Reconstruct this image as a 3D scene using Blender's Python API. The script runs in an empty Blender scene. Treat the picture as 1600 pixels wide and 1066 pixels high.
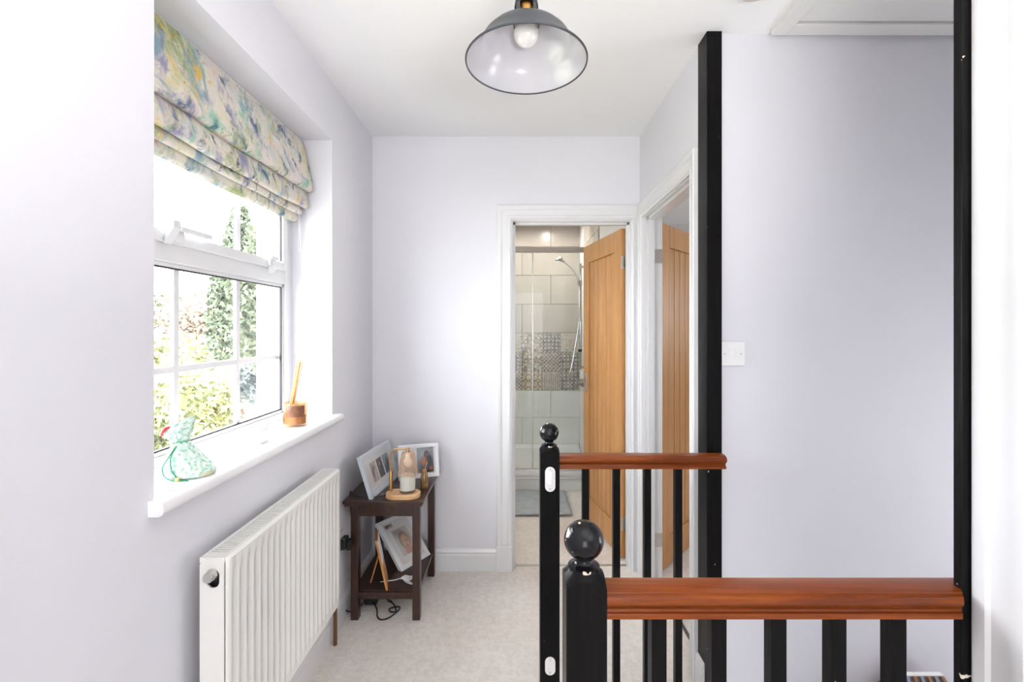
import bpy, bmesh, math, random
from mathutils import Vector, Matrix
random.seed(7)
SC = bpy.context.scene
COL = SC.collection

# ------------------------------------------------------------------ camera
F = 711.0                      # focal length in pixels of the 1600 px wide frame
CZ = 1.363                     # eye height
cam_data = bpy.data.cameras.new('camera')
cam = bpy.data.objects.new('camera', cam_data)
COL.objects.link(cam)
cam_data.sensor_width = 36.0
cam_data.lens = F / 1600.0 * 36.0
cam_data.shift_x = -6.0 / 1600.0
cam_data.shift_y = -19.0 / 1600.0
cam_data.clip_start = 0.02
cam.location = (0, 0, CZ)
cam.rotation_euler = (math.radians(90), 0, 0)
SC.camera = cam

# ------------------------------------------------------------------ exposure, sky, sun, fill lights
SC.view_settings.view_transform = 'Standard'
SC.view_settings.look = 'None'
SC.view_settings.gamma = 1.0
SC.view_settings.use_curve_mapping = False
SC.view_settings.exposure = 0.12
SC.cycles.max_bounces = 8
SC.cycles.caustics_reflective = False
SC.cycles.caustics_refractive = False

world = bpy.data.worlds.new('overcast_sky')
SC.world = world
world.use_nodes = True
bg = world.node_tree.nodes['Background']
bg.inputs['Color'].default_value = (0.93, 0.96, 1.0, 1)
bg.inputs['Strength'].default_value = 20.0

sun_data = bpy.data.lights.new('sun', 'SUN')
sun_data.energy = 22.0
sun_data.angle = math.radians(6)
sun_data.color = (1.0, 0.96, 0.88)
sun = bpy.data.objects.new('sun', sun_data)
COL.objects.link(sun)
sun.rotation_euler = (math.radians(-28), math.radians(38), 0)


def area_light(name, loc, rot, sx, sy, watts, color=(1, 1, 1)):
    d = bpy.data.lights.new(name, 'AREA')
    d.shape = 'RECTANGLE'
    d.size = sx
    d.size_y = sy
    d.energy = watts
    d.color = color
    o = bpy.data.objects.new(name, d)
    COL.objects.link(o)
    o.location = loc
    o.rotation_euler = rot
    return o


R90 = math.radians(90)
# fill lights added at the rear window and the unseen stair and bedroom windows
area_light('rear_window_fill', (-0.01, -3.54, 1.2), (R90, 0, 0), 1.36, 2.1, 34, (1.0, 0.985, 0.97))
area_light('stair_fill_light', (2.54, 1.22, 0.75), (0, R90, 0), 0.95, 0.55, 8, (1.0, 0.99, 0.98))  # unseen area light added to lift the stairwell wall

area_light('bedroom_fill_light', (3.44, 2.85, 1.55), (0, R90, 0), 0.5, 0.45, 20, (0.97, 0.98, 1.0))  # unseen area light added to lift the bedroom and its door
# the photographer's flash, bounced off the ceiling behind the camera
area_light('bounce_flash', (0.34, -0.12, 1.40), (math.radians(180), 0, 0), 0.30, 0.30, 26, (1.0, 0.98, 0.96))


# ------------------------------------------------------------------ materials
def lin(c):
    c /= 255.0
    return c / 12.92 if c <= 0.04045 else ((c + 0.055) / 1.055) ** 2.4


def S(r, g, b):
    return (lin(r), lin(g), lin(b), 1.0)


MATS = {}


def nodes_of(name):
    m = bpy.data.materials.new(name)
    m.use_nodes = True
    nt = m.node_tree
    b = nt.nodes['Principled BSDF']
    MATS[name] = m
    return m, nt, b


def coords(nt, scale=(1, 1, 1), kind='Object'):
    tc = nt.nodes.new('ShaderNodeTexCoord')
    mp = nt.nodes.new('ShaderNodeMapping')
    mp.inputs['Scale'].default_value = scale
    nt.links.new(tc.outputs[kind], mp.inputs['Vector'])
    return mp.outputs['Vector']


def noise(nt, vec, scale, detail=4.0, rough=0.55, dist=0.0):
    n = nt.nodes.new('ShaderNodeTexNoise')
    n.inputs['Scale'].default_value = scale
    n.inputs['Detail'].default_value = detail
    n.inputs['Roughness'].default_value = rough
    n.inputs['Distortion'].default_value = dist
    nt.links.new(vec, n.inputs['Vector'])
    return n.outputs['Fac']


def ramp(nt, fac, stops, interp='LINEAR'):
    r = nt.nodes.new('ShaderNodeValToRGB')
    e = r.color_ramp.elements
    r.color_ramp.interpolation = interp
    e[0].position, e[0].color = stops[0]
    e[1].position, e[1].color = stops[-1]
    for p, c in stops[1:-1]:
        k = e.new(p)
        k.color = c
    nt.links.new(fac, r.inputs['Fac'])
    return r.outputs['Color']


def mix(nt, fac, a, b, mode='MIX'):
    m = nt.nodes.new('ShaderNodeMix')
    m.data_type = 'RGBA'
    m.blend_type = mode
    for sock, v in ((m.inputs[0], fac), (m.inputs[6], a), (m.inputs[7], b)):
        if isinstance(v, (int, float)):
            sock.default_value = v
        elif isinstance(v, tuple):
            sock.default_value = v
        else:
            nt.links.new(v, sock)
    return m.outputs[2]


def bump(nt, b, height, strength, dist=0.002):
    n = nt.nodes.new('ShaderNodeBump')
    n.inputs['Strength'].default_value = strength
    n.inputs['Distance'].default_value = dist
    nt.links.new(height, n.inputs['Height'])
    nt.links.new(n.outputs['Normal'], b.inputs['Normal'])


def simple(name, col, rough=0.5, metal=0.0, spec=0.5, coat=0.0, var=0.0, vscale=8.0, bscale=0.0, bstr=0.0, stretch=(1, 1, 1)):
    m, nt, b = nodes_of(name)
    b.inputs['Base Color'].default_value = col
    b.inputs['Roughness'].default_value = rough
    b.inputs['Metallic'].default_value = metal
    b.inputs['Specular IOR Level'].default_value = spec
    b.inputs['Coat Weight'].default_value = coat
    b.inputs['Coat Roughness'].default_value = 0.12
    v = coords(nt, stretch)
    n = noise(nt, v, vscale)
    lo = tuple(c * (1 - var) for c in col[:3]) + (1,)
    hi = tuple(min(1, c * (1 + var)) for c in col[:3]) + (1,)
    nt.links.new(ramp(nt, n, [(0.3, lo), (0.7, hi)]), b.inputs['Base Color'])
    if bscale:
        bump(nt, b, noise(nt, v, bscale, 5.0), bstr)
    return m


def wood(name, dark, mid, light, stretch, rough=0.4, coat=0.0, scale=6.0, bstr=0.05, spec=0.5):
    m, nt, b = nodes_of(name)
    v = coords(nt, stretch)
    n = noise(nt, v, scale, 6.0, 0.62, 0.6)
    n2 = noise(nt, v, scale * 7, 3.0, 0.6)
    c = ramp(nt, n, [(0.28, dark), (0.5, mid), (0.74, light)])
    c2 = ramp(nt, n2, [(0.35, (0.72, 0.7, 0.68, 1)), (0.6, (1, 1, 1, 1))])
    nt.links.new(mix(nt, 0.55, c, c2, 'MULTIPLY'), b.inputs['Base Color'])
    b.inputs['Roughness'].default_value = rough
    b.inputs['Specular IOR Level'].default_value = spec
    b.inputs['Coat Weight'].default_value = coat
    b.inputs['Coat Roughness'].default_value = 0.1
    bump(nt, b, n2, bstr)
    return m


simple('wall_paint', (0.765, 0.76, 0.80, 1), 0.75, var=0.012, vscale=2.5, bscale=260, bstr=0.10)
simple('ceiling_paint', (0.875, 0.872, 0.878, 1), 0.85, var=0.01, vscale=2, bscale=90, bstr=0.10)
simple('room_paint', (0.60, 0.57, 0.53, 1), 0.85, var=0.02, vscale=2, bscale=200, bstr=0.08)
simple('gloss_white', (0.75, 0.75, 0.755, 1), 0.28, coat=0.3, var=0.01, vscale=4, bscale=60, bstr=0.02)
simple('sill_white', (0.90, 0.90, 0.905, 1), 0.3, coat=0.3, var=0.008, vscale=4)
simple('plastic_white', (0.86, 0.86, 0.85, 1), 0.25, var=0.01, vscale=5)
simple('window_plastic', (0.72, 0.72, 0.725, 1), 0.3, var=0.01, vscale=5)
simple('hatch_white', (0.72, 0.71, 0.70, 1), 0.4, var=0.01, vscale=5)
simple('detector_plastic', (0.72, 0.63, 0.62, 1), 0.4, var=0.02, vscale=9)
simple('radiator_enamel', (0.83, 0.825, 0.79, 1), 0.3, coat=0.25, var=0.01, vscale=6)
simple('black_gasket', (0.015, 0.015, 0.018, 1), 0.6, var=0.1)
simple('chrome', (0.72, 0.73, 0.75, 1), 0.12, metal=1.0, var=0.05, vscale=5)
simple('steel', (0.62, 0.60, 0.57, 1), 0.35, metal=1.0, var=0.08, vscale=30)
simple('brass', (0.66, 0.40, 0.16, 1), 0.25, metal=1.0, var=0.06, vscale=20)
simple('old_brass', (0.45, 0.24, 0.07, 1), 0.35, metal=1.0, var=0.15, vscale=20)
simple('copper_pipe', (0.17, 0.075, 0.035, 1), 0.45, metal=0.3, var=0.2, vscale=30)
simple('shade_enamel', (0.055, 0.060, 0.066, 1), 0.42, var=0.08, vscale=8, spec=0.4)
simple('shade_inner', (0.55, 0.545, 0.58, 1), 0.22, coat=0.4, var=0.02, vscale=5)
simple('cord_black', (0.012, 0.012, 0.013, 1), 0.5, var=0.1)
simple('cord_white', (0.75, 0.74, 0.72, 1), 0.6, var=0.02)
simple('frame_white', (0.80, 0.81, 0.83, 1), 0.4, var=0.02, vscale=12)
simple('frame_grey', (0.56, 0.60, 0.65, 1), 0.4, var=0.04, vscale=12)
simple('mat_card', (0.78, 0.76, 0.74, 1), 0.8, var=0.01)
simple('back_card', (0.25, 0.18, 0.11, 1), 0.8, var=0.05)
simple('wax', (0.86, 0.82, 0.72, 1), 0.45, var=0.02)
simple('amber_fluid', (0.55, 0.27, 0.05, 1), 0.15, var=0.3, vscale=30)
simple('brown_label', (0.16, 0.06, 0.025, 1), 0.4, var=0.4, vscale=40)
simple('reed', (0.72, 0.36, 0.10, 1), 0.6, var=0.2, vscale=40, stretch=(1, 1, .1))
simple('red_satin', (0.55, 0.01, 0.02, 1), 0.4, var=0.2, vscale=50)
simple('green_cord', (0.01, 0.27, 0.12, 1), 0.5, var=0.1)
simple('bead_wood', (0.72, 0.46, 0.16, 1), 0.4, var=0.1)
simple('lace', (0.80, 0.80, 0.82, 1), 0.8, var=0.05, vscale=60)
simple('mat_towel', (0.44, 0.48, 0.50, 1), 0.95, var=0.12, vscale=14, bscale=240, bstr=0.5)
simple('tile_beige', (0.52, 0.475, 0.425, 1), 0.25, var=0.05, vscale=5)
simple('tile_pale', (0.84, 0.86, 0.83, 1), 0.25, var=0.04, vscale=5)
simple('grout', (0.62, 0.60, 0.57, 1), 0.9, var=0.03)
simple('rail_bronze', (0.50, 0.44, 0.39, 1), 0.4, metal=0.0, var=0.04)
simple('brown_roof', (0.17, 0.075, 0.045, 1), 0.6, var=0.3, vscale=40, stretch=(4, 1, .4))
simple('brown_shingle', (0.26, 0.15, 0.09, 1), 0.6, var=0.2, vscale=40)
simple('roof_pink', (0.62, 0.42, 0.40, 1), 0.6, var=0.1)
simple('blue_shutter', (0.16, 0.24, 0.33, 1), 0.5, var=0.2)
simple('seam_dark', (0.10, 0.09, 0.085, 1), 0.8, var=0.1)
simple('stucco_white', (0.82, 0.82, 0.80, 1), 0.9, var=0.03, vscale=6, bscale=60, bstr=0.3)
simple('bark', (0.14, 0.09, 0.06, 1), 0.95, var=0.3, vscale=10, bscale=30, bstr=0.6, stretch=(1, 1, .2))
simple('fence_timber', (0.22, 0.13, 0.07, 1), 0.9, var=0.2, vscale=12, stretch=(1, 1, .15))
for nm, c in (('leaf_yellow', (0.135, 0.145, 0.058)), ('leaf_green', (0.08, 0.098, 0.055)), ('leaf_dark', (0.068, 0.086, 0.052)),
              ('leaf_grey', (0.11, 0.13, 0.13)), ('leaf_rust', (0.22, 0.175, 0.14)), ('lawn', (0.21, 0.21, 0.15)), ('gravel', (0.26, 0.24, 0.22))):
    simple(nm, c + (1,), 0.9, var=0.45, vscale=3.0)

wood('handrail_wood', S(94, 37, 4), S(132, 60, 8), S(158, 84, 18), (0.35, 6, 6), 0.3, 0.15, 5.0, 0.03, 0.3)
wood('oak', S(184, 128, 72), S(200, 146, 88), S(212, 160, 104), (5, 5, 0.22), 0.4, 0.15, 5.0, 0.04)
wood('dark_oak', S(34, 19, 12), S(54, 29, 18), S(76, 43, 27), (5, 5, 0.7), 0.35, 0.3, 5.0, 0.06)
wood('pale_wood', S(206, 158, 110), S(222, 178, 130), S(232, 192, 146), (0.6, 5, 5), 0.5, 0.0, 8.0, 0.03)
wood('frame_pine', S(170, 108, 48), S(196, 134, 70), S(214, 156, 92), (4, 4, 0.4), 0.5, 0.0, 8.0, 0.03)


def black_paint():
    m, nt, b = nodes_of('black_paint')
    v = coords(nt)
    g = noise(nt, coords(nt, (9, 9, 0.5)), 14, 5.0, 0.65)
    chips = noise(nt, v, 34, 3.0, 0.5)
    base = ramp(nt, g, [(0.3, (0.003, 0.003, 0.0035, 1)), (0.7, (0.009, 0.0085, 0.0085, 1))])
    cf = ramp(nt, chips, [(0.748, (0, 0, 0, 1)), (0.755, (1, 1, 1, 1))])
    nt.links.new(mix(nt, cf, base, S(226, 214, 196)), b.inputs['Base Color'])
    b.inputs['Roughness'].default_value = 0.32
    b.inputs['Specular IOR Level'].default_value = 0.10
    bump(nt, b, g, 0.18, 0.003)
    m2, nt, b = nodes_of('black_gloss')
    chips = noise(nt, coords(nt), 46, 2.0, 0.5)
    cf = ramp(nt, chips, [(0.645, (0, 0, 0, 1)), (0.652, (1, 1, 1, 1))])
    nt.links.new(mix(nt, cf, (0.004, 0.004, 0.005, 1), S(230, 216, 196)), b.inputs['Base Color'])
    b.inputs['Roughness'].default_value = 0.16
    b.inputs['Specular IOR Level'].default_value = 0.35
    bump(nt, b, noise(nt, coords(nt), 30), 0.06, 0.003)


black_paint()


def carpet():
    m, nt, b = nodes_of('carpet')
    v = coords(nt)
    n1 = noise(nt, v, 3.5, 5.0, 0.6)
    n2 = noise(nt, v, 240, 3.0, 0.7)
    c1 = ramp(nt, n1, [(0.3, (0.87, 0.81, 0.75, 1)), (0.7, (0.93, 0.89, 0.845, 1))])
    c2 = ramp(nt, n2, [(0.3, (0.80, 0.78, 0.76, 1)), (0.62, (1, 1, 1, 1))])
    n3 = noise(nt, v, 42, 4.0, 0.7)
    c1 = mix(nt, 0.6, c1, ramp(nt, n3, [(0.35, (0.86, 0.83, 0.80, 1)), (0.6, (1.06, 1.05, 1.04, 1))]), 'MULTIPLY')
    nt.links.new(mix(nt, 0.75, c1, c2, 'MULTIPLY'), b.inputs['Base Color'])
    b.inputs['Roughness'].default_value = 0.97
    b.inputs['Specular IOR Level'].default_value = 0.1
    b.inputs['Sheen Weight'].default_value = 0.2
    bump(nt, b, n2, 0.7, 0.004)


carpet()


def blind_fabric():
    m, nt, b = nodes_of('blind_fabric')
    v = coords(nt, (1.0, 1.0, 0.75))
    rot = nt.nodes.new('ShaderNodeMapping')
    rot.inputs['Rotation'].default_value = (0.5, 0, 0)
    nt.links.new(v, rot.inputs['Vector'])
    v = rot.outputs['Vector']

    def shifted(dx):
        mp = nt.nodes.new('ShaderNodeMapping')
        mp.inputs['Location'].default_value = (dx, dx * 1.7, -dx)
        nt.links.new(v, mp.inputs['Vector'])
        return mp.outputs['Vector']
    col = S(226, 219, 206)
    layers = [(1.3, 6, 0.46, 0.58, S(206, 206, 202), 0.8), (3.1, 8, 0.53, 0.66, S(216, 204, 152), .8), (5.7, 7, 0.52, 0.62, S(140, 158, 84), .85), (35.7, 9, 0.50, 0.60, S(226, 214, 208), .9),
              (8.2, 8, 0.545, 0.65, S(130, 192, 164), .8), (11.9, 9, 0.55, 0.65, S(108, 150, 170), .8), (15.2, 10, 0.55, 0.65, S(134, 130, 168), .8),
              (19.4, 12, 0.575, 0.65, S(70, 96, 124), .85), (23.5, 13, 0.58, 0.66, S(222, 182, 84), .9), (27.7, 15, 0.59, 0.655, S(66, 76, 100), .9)]
    for dx, sc, lo, hi, c, a in layers:
        n = noise(nt, shifted(dx), sc, 7.0, 0.68, 0.5)
        f = ramp(nt, n, [(lo, (0, 0, 0, 1)), (hi, (a, a, a, 1))])
        col = mix(nt, f, col, c)
    nt.links.new(col, b.inputs['Base Color'])
    b.inputs['Roughness'].default_value = 0.9
    bump(nt, b, noise(nt, v, 420), 0.15, 0.001)
    # daylight glows faintly through the lined cloth
    tr = nt.nodes.new('ShaderNodeBsdfTranslucent')
    nt.links.new(col, tr.inputs['Color'])
    ms = nt.nodes.new('ShaderNodeMixShader')
    ms.inputs['Fac'].default_value = 0.12
    out = nt.nodes['Material Output']
    nt.links.new(b.outputs['BSDF'], ms.inputs[1])
    nt.links.new(tr.outputs['BSDF'], ms.inputs[2])
    nt.links.new(ms.outputs['Shader'], out.inputs['Surface'])


blind_fabric()


def pouch_fabric():
    m, nt, b = nodes_of('pouch_cloth')
    v = coords(nt)
    n = noise(nt, v, 120, 3.0, 0.6)
    n2 = noise(nt, v, 26, 3.0, 0.6)
    c = ramp(nt, n, [(0.40, S(140, 190, 164)), (0.45, S(192, 220, 204)), (0.55, S(222, 234, 226))])
    c = mix(nt, ramp(nt, n2, [(0.6, (0, 0, 0, 1)), (0.68, (.6, .6, .6, 1))]), c, S(196, 176, 120))
    nt.links.new(c, b.inputs['Base Color'])
    b.inputs['Roughness'].default_value = 0.85
    bump(nt, b, n, 0.2, 0.001)


pouch_fabric()


def glass(name, tint, gloss=0.06, rough=0.0, veil=0.0, veil_col=(1, 1, 1, 1), share=0.9):
    """thin pane: light passes straight through, a fresnel share is mirrored, an optional share is a fine film on the surface"""
    m, nt, b = nodes_of(name)
    nt.nodes.remove(b)
    out = nt.nodes['Material Output']
    t = nt.nodes.new('ShaderNodeBsdfTransparent')
    t.inputs['Color'].default_value = tint
    g = nt.nodes.new('ShaderNodeBsdfGlossy')
    g.inputs['Roughness'].default_value = rough
    lw_ = nt.nodes.new('ShaderNodeLayerWeight')
    lw_.inputs['Blend'].default_value = 0.5
    fr = nt.nodes.new('ShaderNodeMath')
    fr.operation = 'POWER'
    fr.inputs[1].default_value = 5.0
    nt.links.new(lw_.outputs['Facing'], fr.inputs[0])
    a = nt.nodes.new('ShaderNodeMath')
    a.operation = 'MULTIPLY_ADD'
    a.inputs[1].default_value = share
    a.inputs[2].default_value = gloss
    a.use_clamp = True
    nt.links.new(fr.outputs[0], a.inputs[0])
    ms = nt.nodes.new('ShaderNodeMixShader')
    nt.links.new(a.outputs[0], ms.inputs['Fac'])
    last = t.outputs['BSDF']
    if veil:
        d = nt.nodes.new('ShaderNodeBsdfDiffuse')
        n = noise(nt, coords(nt), 7, 4)
        nt.links.new(ramp(nt, n, [(0.3, tuple(c * .92 for c in veil_col[:3]) + (1,)), (0.7, veil_col)]), d.inputs['Color'])
        m1 = nt.nodes.new('ShaderNodeMixShader')
        m1.inputs['Fac'].default_value = veil
        nt.links.new(last, m1.inputs[1])
        nt.links.new(d.outputs['BSDF'], m1.inputs[2])
        last = m1.outputs['Shader']
    nt.links.new(last, ms.inputs[1])
    nt.links.new(g.outputs['BSDF'], ms.inputs[2])
    nt.links.new(ms.outputs['Shader'], out.inputs['Surface'])
    return m


glass('window_glass', (0.985, 0.992, 0.99, 1), 0.025)
glass('shower_glass', (0.97, 0.985, 0.975, 1), 0.014, 0.0, 0.03, (0.85, 0.88, 0.86, 1), 0.8)
glass('jar_glass', (0.96, 0.97, 0.97, 1), 0.05)
glass('amber_glass', (0.90, 0.78, 0.62, 1), 0.05, 0.0, 0.10, (0.72, 0.5, 0.3, 1))
glass('rose_glass', (0.93, 0.80, 0.68, 1), 0.06, 0.0, 0.22, (0.80, 0.60, 0.45, 1))
glass('gold_glass', (0.62, 0.42, 0.16, 1), 0.12, 0.0, 0.35, (0.50, 0.32, 0.10, 1))
glass('dimming_glass', (0.35, 0.352, 0.355, 1), 0.03)  # grey tint dims the sky light through the unseen panes
glass('photo_glass', (0.99, 0.99, 0.99, 1), 0.03)


def bulb_mat():
    m, nt, b = nodes_of('pearl_bulb')
    b.inputs['Base Color'].default_value = (0.80, 0.79, 0.77, 1)
    b.inputs['Roughness'].default_value = 0.18
    b.inputs['Coat Weight'].default_value = 0.6
    nt.links.new(ramp(nt, noise(nt, coords(nt), 6), [(0.3, (0.78, 0.77, 0.75, 1)), (0.7, (0.83, 0.82, 0.80, 1))]), b.inputs['Base Color'])


bulb_mat()


def print_mat(name, base, blobs, grain=0.25):
    """a flat photographic print: soft ellipses (u, v, ru, rv, colour, softness) over a base colour, in the print's own UV space"""
    m, nt, b = nodes_of(name)
    tc = nt.nodes.new('ShaderNodeTexCoord')
    uv = tc.outputs['UV']
    col = base
    for (u, v, ru, rv, c, soft) in blobs:
        mp = nt.nodes.new('ShaderNodeMapping')
        mp.inputs['Location'].default_value = (-u / ru, -v / rv, 0)
        mp.inputs['Scale'].default_value = (1 / ru, 1 / rv, 0)
        nt.links.new(uv, mp.inputs['Vector'])
        ln = nt.nodes.new('ShaderNodeVectorMath')
        ln.operation = 'LENGTH'
        nt.links.new(mp.outputs['Vector'], ln.inputs[0])
        f = ramp(nt, ln.outputs['Value'], [(max(0.0, 1 - soft) * 0.5, (1, 1, 1, 1)), (0.5 * (1 + soft * 0.3), (0, 0, 0, 1))])
        half = nt.nodes.new('ShaderNodeMath')
        half.operation = 'MULTIPLY'
        half.inputs[1].default_value = 0.5
        nt.links.new(ln.outputs['Value'], half.inputs[0])
        f.node.inputs['Fac']
        nt.links.new(half.outputs[0], f.node.inputs['Fac'])
        col = mix(nt, f, col, c)
    n = noise(nt, uv, 9, 4)
    g = ramp(nt, n, [(0.3, (1 - grain, 1 - grain, 1 - grain, 1)), (0.7, (1, 1, 1, 1))])
    nt.links.new(mix(nt, 1.0, col, g, 'MULTIPLY'), b.inputs['Base Color'])
    b.inputs['Roughness'].default_value = 0.25
    return m


print_mat('print_baby', S(214, 204, 196), [
    (0.30, 0.85, 0.5, 0.25, S(176, 172, 170), 0.8), (0.52, 0.50, 0.34, 0.36, S(120, 96, 80), 0.3), (0.54, 0.47, 0.29, 0.32, S(214, 178, 152), 0.3),
    (0.55, 0.10, 0.34, 0.16, S(206, 158, 128), 0.5), (0.42, 0.50, 0.05, 0.025, S(96, 70, 60), 0.8), (0.63, 0.48, 0.05, 0.025, S(96, 70, 60), 0.8),
    (0.54, 0.40, 0.045, 0.05, S(186, 140, 116), 0.9), (0.54, 0.29, 0.09, 0.03, S(150, 92, 82), 0.8)], 0.08)
print_mat('print_group', S(150, 156, 166), [
    (0.2, 0.75, 0.5, 0.3, S(180, 184, 190), 0.9), (0.6, 0.2, 0.6, 0.45, S(44, 40, 42), 0.5), (0.58, 0.72, 0.17, 0.18, S(60, 50, 46), 0.4),
    (0.60, 0.70, 0.09, 0.09, S(150, 110, 90), 0.5), (0.40, 0.45, 0.2, 0.2, S(190, 110, 60), 0.6), (0.75, 0.5, 0.2, 0.3, S(30, 30, 34), 0.6), (0.85, 0.15, 0.1, 0.12, S(180, 96, 40), 0.7)], 0.3)
print_mat('print_portrait', S(190, 180, 176), [
    (0.5, 0.25, 0.4, 0.4, S(206, 196, 196), 0.6), (0.55, 0.68, 0.2, 0.17, S(130, 98, 86), 0.5), (0.3, 0.5, 0.2, 0.5, S(120, 106, 100), 0.8)], 0.2)
print_mat('print_couple', S(86, 78, 84), [
    (0.5, 0.5, 0.34, 0.5, S(70, 56, 66), 0.6), (0.45, 0.72, 0.14, 0.12, S(170, 126, 108), 0.5), (0.65, 0.3, 0.3, 0.3, S(52, 36, 44), 0.7)], 0.2)
print_mat('print_seaside', S(150, 160, 176), [
    (0.5, 0.25, 0.6, 0.3, S(96, 104, 118), 0.7), (0.6, 0.55, 0.2, 0.3, S(70, 66, 76), 0.6)], 0.2)


def tile_pattern(name, ink, paper, rep, kind):
    m, nt, b = nodes_of(name)
    uv = coords(nt, (rep, rep, 1), 'UV')
    if kind == 'rings':
        w = nt.nodes.new('ShaderNodeTexVoronoi')
        w.inputs['Scale'].default_value = 1.0
        w.inputs['Randomness'].default_value = 0.0
        nt.links.new(uv, w.inputs['Vector'])
        f = ramp(nt, w.outputs['Distance'], [(0.0, (1, 1, 1, 1)), (0.18, (0, 0, 0, 1)), (0.34, (0, 0, 0, 1)), (0.40, (1, 1, 1, 1)), (0.55, (1, 1, 1, 1)), (0.62, (0, 0, 0, 1))], 'LINEAR')
    elif kind == 'check':
        w = nt.nodes.new('ShaderNodeTexChecker')
        w.inputs['Scale'].default_value = 2.0
        nt.links.new(uv, w.inputs['Vector'])
        f = ramp(nt, w.outputs['Fac'], [(0.4, (0.1, 0.1, 0.1, 1)), (0.6, (0.8, 0.8, 0.8, 1))])
    elif kind == 'stripe':
        w = nt.nodes.new('ShaderNodeTexWave')
        w.inputs['Scale'].default_value = 0.8
        nt.links.new(uv, w.inputs['Vector'])
        f = ramp(nt, w.outputs['Fac'], [(0.4, (0.05, 0.05, 0.05, 1)), (0.6, (0.8, 0.8, 0.8, 1))])
    elif kind == 'flower':
        w = nt.nodes.new('ShaderNodeTexVoronoi')
        w.inputs['Scale'].default_value = 1.0
        w.inputs['Randomness'].default_value = 0.55
        w.distance = 'CHEBYCHEV'
        nt.links.new(uv, w.inputs['Vector'])
        f = ramp(nt, w.outputs['Distance'], [(0.12, (1, 1, 1, 1)), (0.2, (0.2, 0.2, 0.2, 1)), (0.36, (0, 0, 0, 1)), (0.42, (0.7, 0.7, 0.7, 1))])
    else:
        w = nt.nodes.new('ShaderNodeTexVoronoi')
        w.inputs['Scale'].default_value = 1.5
        w.inputs['Randomness'].default_value = 1.0
        nt.links.new(uv, w.inputs['Vector'])
        f = ramp(nt, w.outputs['Distance'], [(0.2, (0.9, 0.9, 0.9, 1)), (0.34, (0, 0, 0, 1))])
    wear = ramp(nt, noise(nt, coords(nt), 25, 4), [(0.35, (0.45, 0.45, 0.45, 1)), (0.6, (1, 1, 1, 1))])
    fac = mix(nt, 1.0, f, wear, 'MULTIPLY')
    nt.links.new(mix(nt, fac, paper, ink), b.inputs['Base Color'])
    b.inputs['Roughness'].default_value = 0.3


tile_pattern('tile_rings', S(66, 62, 72), S(206, 200, 190), 5, 'rings')
tile_pattern('tile_check', S(80, 76, 82), S(200, 192, 180), 5, 'check')
tile_pattern('tile_stripe', S(86, 78, 84), S(210, 202, 190), 4, 'stripe')
tile_pattern('tile_flower', S(96, 70, 60), S(208, 200, 186), 6, 'flower')
tile_pattern('tile_speck', S(60, 50, 54), S(204, 196, 186), 6, 'speck')
tile_pattern('tile_ochre', S(150, 126, 84), S(204, 194, 178), 3, 'rings')
PATTERNS = ['tile_rings', 'tile_check', 'tile_stripe', 'tile_flower', 'tile_speck', 'tile_ochre']


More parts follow.
